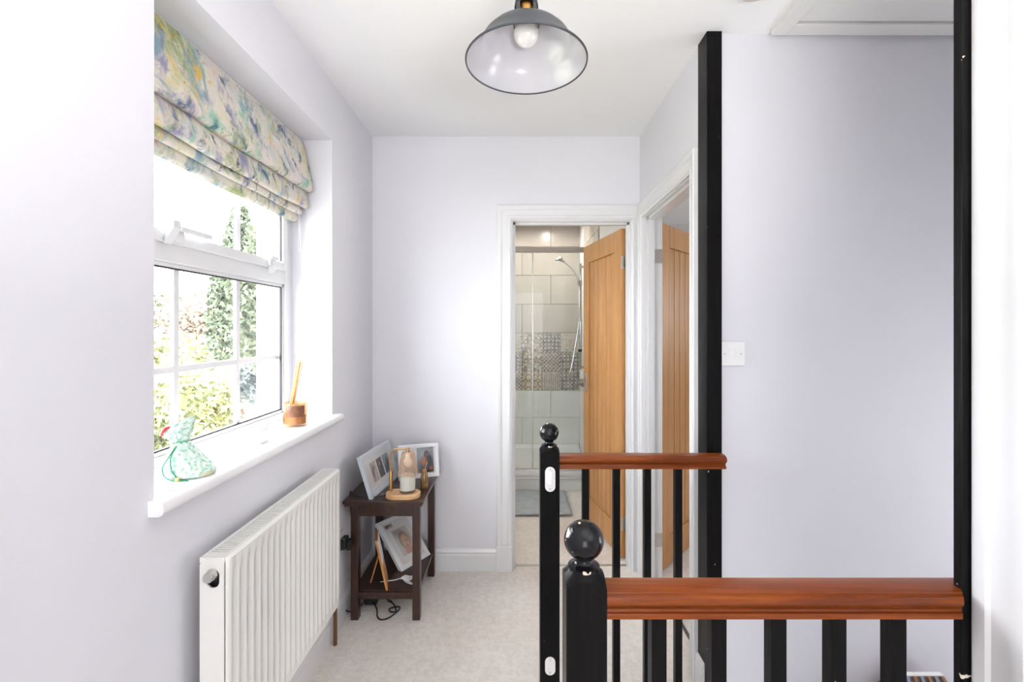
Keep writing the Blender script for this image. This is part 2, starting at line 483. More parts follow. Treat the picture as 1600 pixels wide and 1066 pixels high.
# ------------------------------------------------------------------ mesh helpers
class MB:
    def __init__(self):
        self.v = []
        self.f = []
        self.uv = {}

    def add(self, verts, faces):
        o = len(self.v)
        self.v += [tuple(p) for p in verts]
        self.f += [tuple(i + o for i in q) for q in faces]
        return self

    def box(self, x0, x1, y0, y1, z0, z1, bev=0.0):
        x0, x1 = min(x0, x1), max(x0, x1)
        y0, y1 = min(y0, y1), max(y0, y1)
        z0, z1 = min(z0, z1), max(z0, z1)
        if bev <= 0:
            v = [(x, y, z) for z in (z0, z1) for y in (y0, y1) for x in (x0, x1)]
            return self.add(v, [(0, 2, 3, 1), (4, 5, 7, 6), (0, 1, 5, 4), (2, 6, 7, 3), (0, 4, 6, 2), (1, 3, 7, 5)])
        bm = bmesh.new()
        bmesh.ops.create_cube(bm, size=1)
        for p in bm.verts:
            p.co = ((x0 + x1) / 2 + p.co.x * (x1 - x0), (y0 + y1) / 2 + p.co.y * (y1 - y0), (z0 + z1) / 2 + p.co.z * (z1 - z0))
        bmesh.ops.bevel(bm, geom=bm.edges[:], offset=bev, segments=2, affect='EDGES', profile=0.6)
        bm.verts.index_update()
        self.add([p.co[:] for p in bm.verts], [[q.index for q in f.verts] for f in bm.faces])
        bm.free()
        return self

    def quad(self, a, b, c, d):
        k = len(self.f)
        self.add([a, b, c, d], [(0, 1, 2, 3)])
        self.uv[k] = [(0, 0), (1, 0), (1, 1), (0, 1)]
        return self

    def prism(self, pts, axis, a0, a1, caps=True):
        """pts: closed polygon in the two other axes (in xyz order), extruded along axis"""
        n = len(pts)

        def P(p, a):
            return {'x': (a, p[0], p[1]), 'y': (p[0], a, p[1]), 'z': (p[0], p[1], a)}[axis]
        v = [P(p, a0) for p in pts] + [P(p, a1) for p in pts]
        f = [(i, (i + 1) % n, n + (i + 1) % n, n + i) for i in range(n)]
        if caps:
            f += [tuple(range(n))[::-1], tuple(range(n, 2 * n))]
        return self.add(v, f)

    def lathe(self, prof, c=(0, 0, 0), seg=32, a0=0.0, a1=2 * math.pi, sx=1.0, sy=1.0):
        full = abs(a1 - a0 - 2 * math.pi) < 1e-6
        m = seg if full else seg + 1
        v = []
        for r, z in prof:
            for i in range(m):
                a = a0 + (a1 - a0) * i / seg
                v.append((c[0] + r * math.cos(a) * sx, c[1] + r * math.sin(a) * sy, c[2] + z))
        f = []
        for j in range(len(prof) - 1):
            for i in range(seg):
                k = (i + 1) % m
                f.append((j * m + i, j * m + k, (j + 1) * m + k, (j + 1) * m + i))
        return self.add(v, f)

    def tube(self, pts, r, seg=10, caps=True):
        pts = [Vector(p) for p in pts]
        rr = r if isinstance(r, (list, tuple)) else [r] * len(pts)
        v = []
        prev = None
        for i, p in enumerate(pts):
            t = (pts[min(i + 1, len(pts) - 1)] - pts[max(i - 1, 0)]).normalized()
            if prev is None:
                up = Vector((0, 0, 1)) if abs(t.z) < 0.9 else Vector((1, 0, 0))
                n = t.cross(up).normalized()
            else:
                n = (prev - t * prev.dot(t)).normalized()
            prev = n
            b = t.cross(n)
            for k in range(seg):
                a = 2 * math.pi * k / seg
                v.append(p + (n * math.cos(a) + b * math.sin(a)) * rr[i])
        f = []
        for i in range(len(pts) - 1):
            for k in range(seg):
                q = (k + 1) % seg
                f.append((i * seg + k, i * seg + q, (i + 1) * seg + q, (i + 1) * seg + k))
        if caps:
            f += [tuple(range(seg))[::-1], tuple((len(pts) - 1) * seg + k for k in range(seg))]
        return self.add(v, f)

    def rings(self, rings, caps=True):
        n = len(rings[0])
        v = [p for r in rings for p in r]
        f = []
        for j in range(len(rings) - 1):
            for i in range(n):
                k = (i + 1) % n
                f.append((j * n + i, j * n + k, (j + 1) * n + k, (j + 1) * n + i))
        if caps:
            f += [tuple(range(n))[::-1], tuple((len(rings) - 1) * n + k for k in range(n))]
        return self.add(v, f)

    def grid(self, fn, nu, nv):
        v = [fn(i / nu, j / nv) for j in range(nv + 1) for i in range(nu + 1)]
        f = [(j * (nu + 1) + i, j * (nu + 1) + i + 1, (j + 1) * (nu + 1) + i + 1, (j + 1) * (nu + 1) + i) for j in range(nv) for i in range(nu)]
        return self.add(v, f)


def mesh_of(name, mb, off=(0, 0, 0)):
    me = bpy.data.meshes.new(name)
    me.from_pydata([(p[0] - off[0], p[1] - off[1], p[2] - off[2]) for p in mb.v], [], mb.f)
    me.update()
    if mb.uv:
        lay = me.uv_layers.new(name='UVMap')
        for fi, c in mb.uv.items():
            p = me.polygons[fi]
            for k, li in enumerate(p.loop_indices):
                lay.data[li].uv = c[k]
    bm = bmesh.new()
    bm.from_mesh(me)
    if not mb.uv:
        bmesh.ops.recalc_face_normals(bm, faces=bm.faces[:])
    bm.to_mesh(me)
    bm.free()
    return me


def world_origin(o):
    p = Vector((0, 0, 0))
    while o is not None:
        p += o.location
        o = o.parent
    return p


def link(name, me, material, parent=None, smooth=0):
    if material:
        me.materials.append(MATS[material])
    if smooth:
        for p in me.polygons:
            p.use_smooth = True
        try:
            me.set_sharp_from_angle(angle=math.radians(smooth))
        except Exception:
            pass
    o = bpy.data.objects.new(name, me)
    COL.objects.link(o)
    if parent is not None:
        o.parent = parent
    return o


def part(name, mb, material, parent, smooth=0, local=False):
    """a mesh under its thing; verts are world coordinates unless local"""
    off = (0, 0, 0) if local else world_origin(parent)
    return link(name, mesh_of(name, mb, off), material, parent, smooth)


def tag(o, label, cat=None, group=None, kind=None):
    o['label'] = label
    if cat:
        o['category'] = cat
    if group:
        o['group'] = group
    if kind:
        o['kind'] = kind
    return o


def single(name, mb, material, label, cat, group=None, smooth=0, kind=None):
    xs = [p[0] for p in mb.v]
    ys = [p[1] for p in mb.v]
    zs = [p[2] for p in mb.v]
    loc = ((min(xs) + max(xs)) / 2, (min(ys) + max(ys)) / 2, min(zs))
    o = link(name, mesh_of(name, mb, loc), material, None, smooth)
    o.location = loc
    return tag(o, label, cat, group, kind)


def struct(name, mb, material, label, cat='wall', smooth=0):
    return single(name, mb, material, label, cat, None, smooth, 'structure')


def thing(name, loc, label, cat, group=None, kind=None):
    o = bpy.data.objects.new(name, None)
    o.empty_display_size = 0.05
    COL.objects.link(o)
    o.location = loc
    return tag(o, label, cat, group, kind)


def basis(loc, ux, uy, uz):
    ux, uy, uz = Vector(ux).normalized(), Vector(uy).normalized(), Vector(uz).normalized()
    m = Matrix((ux, uy, uz)).transposed().to_4x4()
    m.translation = Vector(loc)
    return m


def at(px, py, d):
    return Vector(((px - 806) * d / F, d, CZ - (py - 514) * d / F))


def smooth_path(pts, n=8):
    pts = [Vector(p) for p in pts]
    out = []
    for i in range(len(pts) - 1):
        p0, p1, p2, p3 = pts[max(i - 1, 0)], pts[i], pts[i + 1], pts[min(i + 2, len(pts) - 1)]
        for k in range(n):
            t = k / n
            out.append(0.5 * ((2 * p1) + (p2 - p0) * t + (2 * p0 - 5 * p1 + 4 * p2 - p3) * t * t + (3 * p1 - p0 - 3 * p2 + p3) * t ** 3))
    out.append(pts[-1])
    return out


# ------------------------------------------------------------------ the shell
H = 2.45
XL = -0.81            # landing, window wall
XR = 0.70             # landing, wall with the bedroom door
YF = 2.57             # landing, wall with the bathroom door
YG = 1.675            # stairwell wall
XN = 0.785            # wall beside the camera
YB = -3.60            # wall behind the camera

# window opening
WY0, WY1, WZ0, WZ1 = 1.019, 2.006, 0.95, 2.195
wl = MB()
for (xa, xb, ya, yb, za, zb) in ((-0.985, XL, WY0, WY1, WZ0, WZ1), (-1.12, -0.985, 1.00, 1.965, 0.93, 2.16)):
    wl.box(xa, xb, YB - .1, ya, 0, H)
    wl.box(xa, xb, yb, 2.72, 0, H)
    wl.box(xa, xb, ya, yb, 0, za)
    wl.box(xa, xb, ya, yb, zb, H)
struct('wall_left', wl, 'wall_paint', 'pale lilac wall with the deep window recess above the radiator')

lo = MB()                     # bathroom opening
bx0, bx1, bz = -0.015, 0.646, 1.97
lo.box(-1.12, bx0 - .025, YF, YF + .1, 0, H).box(bx1 + .025, XR + .1, YF, YF + .1, 0, H).box(bx0 - .025, bx1 + .025, YF, YF + .1, bz + .025, H)
struct('wall_back', lo, 'wall_paint', 'pale lilac end wall around the bathroom doorway')

ry0, ry1 = 1.80, 2.485        # bedroom opening
wr = MB().box(XR, XR + .1, YG, ry0 - .025, 0, H).box(XR, XR + .1, ry1 + .025, YF, 0, H).box(XR, XR + .1, ry0 - .025, ry1 + .025, bz + .025, H)
struct('wall_right', wr, 'wall_paint', 'off-white side wall above the second oak door')

wg = MB().box(XR + .1, 3.6, YG, YG + .1, -2.7, H).box(-.1, XR + .1, YG, YG + .1, -2.7, -.22)
struct('wall_stairwell', wg, 'wall_paint', 'broad pale lilac stairwell wall carrying the light switch')
wn = MB().box(XN, XN + .1, YB - .1, .785, 0, H).box(XN + .1, 2.7, .685, .785, -2.7, H).box(-.1, XN + .1, .685, .785, -2.7, -.22)
struct('wall_near', wn, 'wall_paint', 'white wall beside the near black post')
we = MB().box(2.6, 2.7, .785, .92, -2.7, H).box(2.6, 2.7, 1.52, YG, -2.7, H).box(2.6, 2.7, .92, 1.52, -2.7, .25).box(2.6, 2.7, .92, 1.52, 1.25, H)  # opening added with the unseen stair window
struct('wall_stair_end', we, 'wall_paint', 'stairwell end wall out past the handrails')
wb = MB()
rwx0, rwx1, rwz0, rwz1 = -0.74, 0.72, 0.10, 2.30  # opening enlarged so fill light reaches the low surfaces
wb.box(-1.12, rwx0, YB - .1, YB, 0, H).box(rwx1, XN, YB - .1, YB, 0, H).box(rwx0, rwx1, YB - .1, YB, 0, rwz0).box(rwx0, rwx1, YB - .1, YB, rwz1, H)
struct('wall_rear', wb, 'wall_paint', 'pale wall with a second landing window, mirrored in the shower glass')

cl = MB().box(-1.12, 3.6, YB - .1, 4.95, H, H + .12)
struct('ceiling', cl, 'ceiling_paint', 'flat white ceiling over the landing', 'ceiling')

fl = MB()
fl.box(XL, .10, YB, YF, -.2, 0).box(.10, XN, YB, .835, -.2, 0).box(.10, XR, 1.58, YF, -.2, 0).box(XR, XR + .06, ry0 - .02, ry1 + .02, -.2, 0)
fl.box(bx0 - .02, bx1 + .02, YF, YF + .05, -.2, 0)
floor = struct('floor', fl, 'carpet', 'beige cut-pile carpet across the landing', 'floor')
fb = MB().box(-1.12, .75, YF + .05, 4.95, -.2, -.002)
struct('floor_bathroom', fb, 'carpet', 'beige carpet inside the bathroom doorway', 'floor')
fr = MB().box(XR + .06, 3.6, YG + .1, 4.95, -.2, -.003)
struct('floor_bedroom', fr, 'carpet', 'beige carpet beyond the second oak door', 'floor')
fh = MB().box(-.1, 2.7, .7, 1.8, -2.8, -2.7)
struct('floor_hall', fh, 'carpet', 'carpet at the foot of the stairs', 'floor')

# bathroom and bedroom shells
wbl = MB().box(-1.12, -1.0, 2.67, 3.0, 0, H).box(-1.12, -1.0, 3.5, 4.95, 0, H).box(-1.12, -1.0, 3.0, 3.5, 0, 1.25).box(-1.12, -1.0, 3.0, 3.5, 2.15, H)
struct('wall_bathroom_left', wbl, 'room_paint', 'bathroom wall with a window added for sky light, out of sight of the doorway')
wbb = MB().box(-1.12, 3.6, 4.75, 4.95, 0, H)
struct('wall_bathroom_back', wbb, 'grout', 'tiled shower wall seen through the bathroom doorway')
wbr = MB().box(.665, .80, YF + .1, 4.75, 0, H)
struct('wall_bathroom_right', wbr, 'ceiling_paint', 'bathroom side wall with the shower riser')
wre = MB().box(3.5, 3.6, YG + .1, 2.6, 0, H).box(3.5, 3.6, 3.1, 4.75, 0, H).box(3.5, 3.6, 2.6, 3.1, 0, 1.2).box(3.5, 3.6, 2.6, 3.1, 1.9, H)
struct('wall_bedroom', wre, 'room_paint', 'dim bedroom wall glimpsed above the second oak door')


# baseboards
def base_profile(depth_sign, origin, h=.126, t=.014):
    s = depth_sign
    return [(origin, 0.0), (origin + s * t, 0.0), (origin + s * t, h * .70), (origin + s * t * .80, h * .74), (origin + s * t * .80, h * .80),
            (origin + s * t * .95, h * .84), (origin + s * t * .6, h * .95), (origin + s * t * .35, h), (origin, h)]


b1 = MB().prism(base_profile(1, XL), 'y', YB, YF)
struct('baseboard_left', b1, 'gloss_white', 'white moulded baseboard under the radiator', 'baseboard')
b2 = MB().prism(base_profile(-1, YF), 'x', XL + .012, bx0 - .093)
struct('baseboard_back', b2, 'gloss_white', 'white moulded baseboard behind the side table', 'baseboard')
b3 = MB().prism(base_profile(-1, XR), 'y', YG + .005, ry0 - .054)
struct('baseboard_right', b3, 'gloss_white', 'short white baseboard end at the foot of the black corner post', 'baseboard')

# door casings: moulded architrave mitred round three sides, plus lining and stops
ARCH = [(0, 0), (0, .012), (.006, .014), (.010, .018), (.020, .019), (.026, .014), (.030, .013), (.056, .013), (.061, .017), (.070, .020), (.080, .020), (.087, .015), (.087, 0)]


def casing(name, label, P, a0, a1, top, prof_a, prof_b):
    """P(a, z, proud) -> point; a0/a1 opening edges; prof_* width scale at each side"""
    mb = MB()
    rows = []
    for w, p in ARCH:
        rows.append([P(a0 - .006 - w * prof_a, 0, p), P(a0 - .006 - w * prof_a, top + .006 + w, p), P(a1 + .006 + w * prof_b, top + .006 + w, p), P(a1 + .006 + w * prof_b, 0, p)])
    n = len(rows)
    v = [q for r in rows for q in r]
    f = []
    for j in range(n - 1):
        for k in range(3):
            f.append((j * 4 + k, j * 4 + k + 1, (j + 1) * 4 + k + 1, (j + 1) * 4 + k))
    f.append(tuple(j * 4 for j in range(n)))
    f.append(tuple(j * 4 + 3 for j in range(n)))
    mb.add(v, f)
    return struct(name, mb, 'gloss_white', label, 'door trim', 35)


t1 = casing('trim_1', 'white moulded door casing of the bathroom doorway', lambda a, z, p: (a, YF - p, z), bx0, bx1, bz, 1.0, .55)
ln = MB().box(bx0 - .025, bx0, YF, YF + .1, 0, bz).box(bx1, bx1 + .025, YF, YF + .1, 0, bz).box(bx0 - .025, bx1 + .025, YF, YF + .1, bz, bz + .025)
part('door_lining', ln, 'gloss_white', t1)
ln = MB().box(bx0, bx0 + .012, YF + .03, YF + .062, 0, bz).box(bx1 - .012, bx1, YF + .03, YF + .062, 0, bz).box(bx0, bx1, YF + .03, YF + .062, bz - .012, bz)
part('door_stop', ln, 'gloss_white', t1)
part('plinth_block', MB().box(bx0 - .096, bx0 - .006, YF - .024, YF - .001, 0, .145, .002), 'gloss_white', t1)

t2 = casing('trim_2', 'white moulded door casing beside the black corner post', lambda a, z, p: (XR - p, a, z), ry0, ry1, bz, .52, .72)
ln = MB().box(XR, XR + .1, ry0 - .025, ry0, 0, bz).box(XR, XR + .1, ry1, ry1 + .025, 0, bz).box(XR, XR + .1, ry0 - .025, ry1 + .025, bz, bz + .025)
part('door_lining', ln, 'gloss_white', t2)
ln = MB().box(XR + .02, XR + .055, ry1 - .012, ry1, 0, bz).box(XR + .02, XR + .055, ry0, ry0 + .012, 0, bz).box(XR + .02, XR + .055, ry0, ry1, bz - .012, bz)
part('door_stop', ln, 'gloss_white', t2)
single('threshold_strip', MB().box(.758, .772, ry0, ry1, -.002, .004), 'seam_dark', 'thin dark carpet strip across the bedroom doorway', 'threshold', kind='structure')
single('threshold_strip', MB().box(bx0, bx1, YF + .043, YF + .058, -.002, .004), 'steel', 'thin metal carpet strip across the bathroom doorway', 'threshold', kind='structure')

# near right door casing (wall at X = XN), running up past the black post
nc = MB()
for w, p in [(0, 0)]:
    pass
prof = [(XN, .772), (XN - .012, .772), (XN - .0145, .765), (XN - .0145, .748), (XN - .010, .742), (XN - .010, .715), (XN - .013, .709), (XN - .013, .693), (XN - .006, .684), (XN - .006, .66), (XN, .66)]
nc.prism(prof, 'z', 0, H)
struct('trim_3', nc, 'gloss_white', 'white moulded door casing at the picture edge by the near black post', 'door trim', 30)

# black corner posts
pc = MB().box(XR - .003, .752, 1.660, 1.742, -.3, H, .0015)
struct('trim_4', pc, 'black_paint', 'tall black painted corner post beside the light switch', 'post')
pn = MB().box(.760, XN + .015, .775, .791, -.3, H, .002)
struct('trim_5', pn, 'black_paint', 'tall black painted post where the near handrail ends', 'post')

# stairs
st = thing('staircase', (.15, 1.22, -.2), 'carpeted stairs dropping between the two black balustrades', 'stairs', kind='structure')
for i in range(11):
    x = .12 + i * .225
    part('tread', MB().box(x, x + .245, .80, 1.66, -.2 * (i + 1) - .2, -.2 * (i + 1), .008), 'carpet', st)

# rear window frame; unseen bathroom, stair and bedroom windows added for light
def plain_window(name, label, P, a0, a1, z0, z1, pane='window_glass'):
    mb = MB()
    t = .05

    def bar(aa, ab, za, zb):
        p, q = P(aa, za, 0), P(ab, zb, .05)
        mb.box(p[0], q[0], p[1], q[1], p[2], q[2])
    bar(a0, a0 + t, z0, z1)
    bar(a1 - t, a1, z0, z1)
    bar(a0, a1, z0, z0 + t)
    bar(a0, a1, z1 - t, z1)
    bar((a0 + a1) / 2 - t / 2, (a0 + a1) / 2 + t / 2, z0, z1)
    w = struct(name, mb, 'plastic_white', label, 'window')
    g = MB()
    p, q = P(a0 + t, z0 + t, .022), P(a1 - t, z1 - t, .028)
    g.box(p[0], q[0], p[1], q[1], p[2], q[2])
    part('pane', g, pane, w)
    return w


plain_window('window_2', 'white framed rear window enlarged for fill light in the wall behind the viewer', lambda a, z, p: (a, YB - .09 + p, z), rwx0, rwx1, rwz0, rwz1, 'dimming_glass')
plain_window('added_bathroom_window', 'white framed bathroom window added out of sight for sky light', lambda a, z, p: (-1.12 + p, a, z), 3.0, 3.5, 1.25, 2.15)
plain_window('added_stair_window', 'white framed stair window added unseen past the handrails around a fill light', lambda a, z, p: (2.63 + p, a, z), .92, 1.52, .25, 1.25, 'dimming_glass')
plain_window('added_bedroom_window', 'white framed bedroom window added out of sight around a fill light', lambda a, z, p: (3.55 + p, a, z), 2.6, 3.1, 1.2, 1.9, 'dimming_glass')

# ------------------------------------------------------------------ the main window
XF = -0.985
win = thing('window_1', (XF, 1.5, .95), 'white plastic window with a top vent and glazing bars over the sill', 'window', kind='structure')
iy0, iy1 = 1.07, 1.945                      # sight edges of the frame
fo = MB()
fo.box(XF - .065, XF, 1.02, iy0, .962, 2.195, .003).box(XF - .065, XF, iy1, 2.006, .962, 2.195, .003)
fo.box(XF - .065, XF, iy0, iy1, .962, 1.008, .003).box(XF - .065, XF, iy0, iy1, 2.13, 2.195, .003)
part('outer_frame', fo, 'window_plastic', win)
part('transom', MB().box(XF - .065, XF - .001, iy0, iy1, 1.552, 1.610, .004), 'window_plastic', win)
bd = MB()                                    # glazing bead, lower light
z0, z1 = 1.008, 1.552
for (ya, yb, za, zb) in ((iy0, iy0 + .012, z0, z1), (iy1 - .012, iy1, z0, z1), (iy0, iy1, z0, z0 + .012), (iy0, iy1, z1 - .012, z1)):
    bd.box(XF - .03, XF - .008, ya, yb, za, zb, .002)
part('glazing_bead', bd, 'window_plastic', win)
gk = MB()
for (ya, yb, za, zb) in ((iy0 + .012, iy0 + .017, z0, z1), (iy1 - .017, iy1 - .012, z0 + .01, z1 - .01), (iy0, iy1, z0 + .012, z0 + .0165), (iy0, iy1, z1 - .0165, z1 - .012)):
    gk.box(XF - .017, XF - .009, ya, yb, za, zb)
part('gasket', gk, 'black_gasket', win)
XGL = -1.012
part('pane', MB().box(XGL - .012, XGL - .008, iy0, iy1, z0, z1), 'window_glass', win)
vs = part('vent_sash', MB()
          .box(XF - .045, XF + .012, iy0 + .004, iy0 + .04, 1.606, 2.15, .004).box(XF - .045, XF + .012, iy1 - .04, iy1 - .004, 1.606, 2.15, .004)
          .box(XF - .045, XF + .012, iy0 + .04, iy1 - .04, 1.606, 1.640, .004).box(XF - .045, XF + .012, iy0 + .04, iy1 - .04, 2.11, 2.15, .004), 'window_plastic', win)
part('pane', MB().box(XGL - .008, XGL - .004, iy0 + .03, iy1 - .03, 1.63, 2.12), 'window_glass', vs)
gk = MB()
for (ya, yb, za, zb) in ((iy1 - .044, iy1 - .040, 1.645, 2.11), (iy0 + .040, iy0 + .044, 1.645, 2.11)):
    gk.box(XF - .002, XF + .004, ya, yb, za, zb)
part('gasket', gk, 'black_gasket', vs)
for yb_ in (1.352, 1.652):
    part('glazing_bar', MB().box(XGL - .008, XGL + .004, yb_ - .011, yb_ + .011, z0 + .01, z1 - .01, .002), 'window_plastic', win)
    part('glazing_bar', MB().box(XGL - .004, XGL + .006, yb_ - .011, yb_ + .011, 1.64, 2.11, .002), 'window_plastic', vs)
part('glazing_bar', MB().box(XGL - .007, XGL + .003, iy0 + .012, iy1 - .012, 1.233, 1.253, .002), 'window_plastic', win)
part('glazing_bar', MB().box(XGL - .003, XGL + .005, iy0 + .04, iy1 - .04, 1.828, 1.850, .002), 'window_plastic', vs)


def stay_handle(yc, long):
    h = MB().box(XF + .012, XF + .026, yc - .02, yc + .02, 1.612, 1.652, .004)
    if long:
        h.box(XF + .024, XF + .038, yc - .01, yc + .125, 1.640, 1.656, .005)
        h.prism([(XF + .014, 1.60), (XF + .042, 1.645), (XF + .042, 1.665), (XF + .022, 1.665)], 'y', yc - .045, yc - .018)
    else:
        h.box(XF + .022, XF + .040, yc - .035, yc + .02, 1.636, 1.650, .005)
        h.prism([(XF + .010, 1.585), (XF + .030, 1.60), (XF + .030, 1.63), (XF + .012, 1.625)], 'y', yc - .008, yc + .018)
    part('vent_handle', h, 'window_plastic', vs, 30)


stay_handle(1.30, True)
stay_handle(1.80, False)

# sill board with rounded nose
sl = MB()
zt, zb_ = .983, .948
nose = [(XF, zb_), (-.786, zb_), (-.778, zb_ + .004), (-.7745, zb_ + .012), (-.7745, zt - .012), (-.778, zt - .004), (-.786, zt), (XF, zt)]
sl.prism(nose, 'y', WY0, WY1)
nose2 = [(XL, zb_)] + nose[1:-1] + [(XL, zt)]
sl.prism(nose2, 'y', WY0 - .018, WY0).prism(nose2, 'y', WY1, WY1 + .044)
struct('window_sill', sl, 'sill_white', 'deep white window sill board with rounded front edge', 'window sill', 40)

# roman blind, gathered to the top
bl = thing('roman_blind', (-.93, 1.51, 1.83), 'watercolour-print roman blind gathered in folds at the window head', 'blind')
BY0, BY1 = 1.03, 1.988


def lobe(name, prof, inset, thick=.006):
    """prof: list of (x, z) in section, swept along y with a gentle sag"""
    n = len(prof)
    ny = 26

    def fn(u, v):
        k = v * (n - 1)
        i = min(int(k), n - 2)
        t = k - i
        x = prof[i][0] * (1 - t) + prof[i + 1][0] * t
        z = prof[i][1] * (1 - t) + prof[i + 1][1] * t
        y = BY0 + inset + (BY1 - BY0 - 2 * inset) * u
        w = math.sin(math.pi * v)
        return (x + .004 * math.sin(u * 9 + prof[0][1] * 40) * w, y, z - .006 * math.sin(u * math.pi) * v + .003 * math.sin(u * 14 + prof[0][1] * 31) * v)
    mb = MB().grid(fn, ny, (n - 1) * 3)
    o = part(name, mb, 'blind_fabric', bl, 60)
    md = o.modifiers.new('thickness', 'SOLIDIFY')
    md.thickness = thick
    md.offset = -1
    return o


lobe('front_fold', [(-.952, 2.186), (-.932, 2.182), (-.920, 2.14), (-.908, 2.08), (-.895, 2.02), (-.886, 1.985), (-.887, 1.966), (-.897, 1.957), (-.912, 1.96), (-.925, 1.985)], 0)
lobe('middle_fold', [(-.945, 2.02), (-.915, 1.965), (-.908, 1.93), (-.903, 1.905), (-.905, 1.888), (-.914, 1.881), (-.926, 1.888), (-.935, 1.905)], .008)
lobe('lower_fold', [(-.955, 1.97), (-.930, 1.895), (-.925, 1.875), (-.927, 1.862), (-.934, 1.857), (-.944, 1.862), (-.950, 1.875)], .012)
lobe('bottom_hem', [(-.962, 1.97), (-.952, 1.88), (-.950, 1.855), (-.951, 1.838), (-.958, 1.832), (-.965, 1.838)], .016)
part('lining', MB().box(-.972, -.966, BY0 + .02, BY1 - .02, 1.84, 2.17), 'cord_white', bl)
part('headrail', MB().box(-.968, -.94, BY0, BY1, 2.17, 2.193, .003), 'plastic_white', bl)
cp = smooth_path([(-.944, 1.975, 1.88), (-.944, 1.976, 1.78), (-.945, 1.977, 1.71), (-.942, 1.978, 1.695), (-.938, 1.978, 1.71), (-.938, 1.977, 1.80), (-.940, 1.976, 1.88)], 6)
part('pull_cord', MB().tube(cp, .0018, 6), 'cord_white', bl, 60)

# ------------------------------------------------------------------ loft hatch, smoke alarm
lh = thing('loft_hatch', (1.45, 1.25, 2.42), 'white loft hatch with moulded trim in the ceiling over the stairs', 'hatch')
hx0, hx1, hy0, hy1 = .925, 1.75, .90, 1.655
tr = MB()
for (a, b, c, d) in ((hx0, hx0 + .058, hy0, hy1), (hx1 - .058, hx1, hy0, hy1), (hx0 + .058, hx1 - .058, hy1 - .058, hy1), (hx0 + .058, hx1 - .058, hy0, hy0 + .058)):
    tr.box(a, b, c, d, 2.430, H, .003)
part('hatch_trim', tr, 'hatch_white', lh)
part('hatch_panel', MB().box(hx0 + .062, hx1 - .062, hy0 + .062, hy1 - .062, 2.440, H), 'hatch_white', lh)

sm = thing('smoke_alarm', (.752, 1.42, 2.41), 'round off-white smoke alarm on the ceiling near the loft hatch', 'smoke alarm')
part('housing', MB().lathe([(.0, 0), (.03, 0), (.046, .004), (.054, .014), (.056, .03)], (.752, 1.42, 2.412), 32), 'detector_plastic', sm, 40)
part('mounting_plate', MB().lathe([(.0, 0), (.06, 0), (.06, .009), (0, .009)], (.752, 1.42, 2.441), 32), 'detector_plastic', sm, 40)

# ------------------------------------------------------------------ pendant lamp
LX, LY, LZ = .0277, 1.20, 2.065
pl = thing('pendant_lamp', (LX, LY, LZ), 'dark grey enamel dome pendant lamp with white inside hanging from the ceiling', 'lamp')
op = [(.1587, .0), (.150, .010), (.126, .037), (.122, .045), (.112, .061), (.095, .078), (.070, .091), (.045, .098), (.030, .100)]
part('shade', MB().lathe([(r, z) for r, z in op], (LX, LY, LZ), 64), 'shade_enamel', pl, 40)
part('shade_lining', MB().lathe([(r - .003 if i else r - .0012, z - .0015 if i else z + .0002) for i, (r, z) in enumerate(op)], (LX, LY, LZ), 64), 'shade_inner', pl, 40)
part('rim', MB().lathe([(.1570, -.002), (.1605, -.002), (.1610, .001), (.1590, .004), (.1570, .001), (.1570, -.002)], (LX, LY, LZ), 64), 'shade_enamel', pl, 40)
gal = MB()
gal.lathe([(.034, .096), (.0345, .106), (.034, .108)], (LX, LY, LZ), 40)
for k in range(4):
    a = math.radians(45 + 90 * k)
    gal.lathe([(.034, .104), (.0325, .135), (.030, .152)], (LX, LY, LZ), 6, a - .2, a + .2)
gal.lathe([(.0315, .146), (.029, .165), (.019, .186), (.010, .196), (.010, .206), (0, .206)], (LX, LY, LZ), 40)
g = part('gallery', gal, 'shade_enamel', pl, 40)
md = g.modifiers.new('thickness', 'SOLIDIFY')
md.thickness = .002
part('lampholder', MB().lathe([(0, .128), (.020, .128), (.022, .136), (.022, .150), (.019, .152), (.019, .172), (0, .176)], (LX, LY, LZ), 32), 'old_brass', pl, 40)
bp = []
for k in range(15):
    t = k / 14
    a = -math.pi / 2 + t * 2.45
    bp.append((.033 * math.cos(a), .076 + .033 * math.sin(a)))
bp += [(.0155, .116), (.0135, .130)]
bp[0] = (0, bp[0][1])
part('bulb', MB().lathe(bp, (LX, LY, LZ), 32), 'pearl_bulb', pl, 60)
part('flex', MB().tube([(LX, LY, LZ + .2), (LX, LY, H - .03)], .0035, 8), 'cord_black', pl, 60)
part('ceiling_rose', MB().lathe([(0, -.04), (.012, -.04), (.045, -.012), (.048, 0), (0, 0)], (LX, LY, H), 32), 'shade_enamel', pl, 40)


# ------------------------------------------------------------------ radiator
rd = thing('radiator', (-.735, 1.467, .26), 'cream ribbed panel radiator under the window', 'radiator')
ra0, ra1, rz0, rz1 = 1.111, 1.824, .26, .803
xb, xf = -.769, -.703
NR = 21
pitch = (ra1 - ra0 - .03) / NR


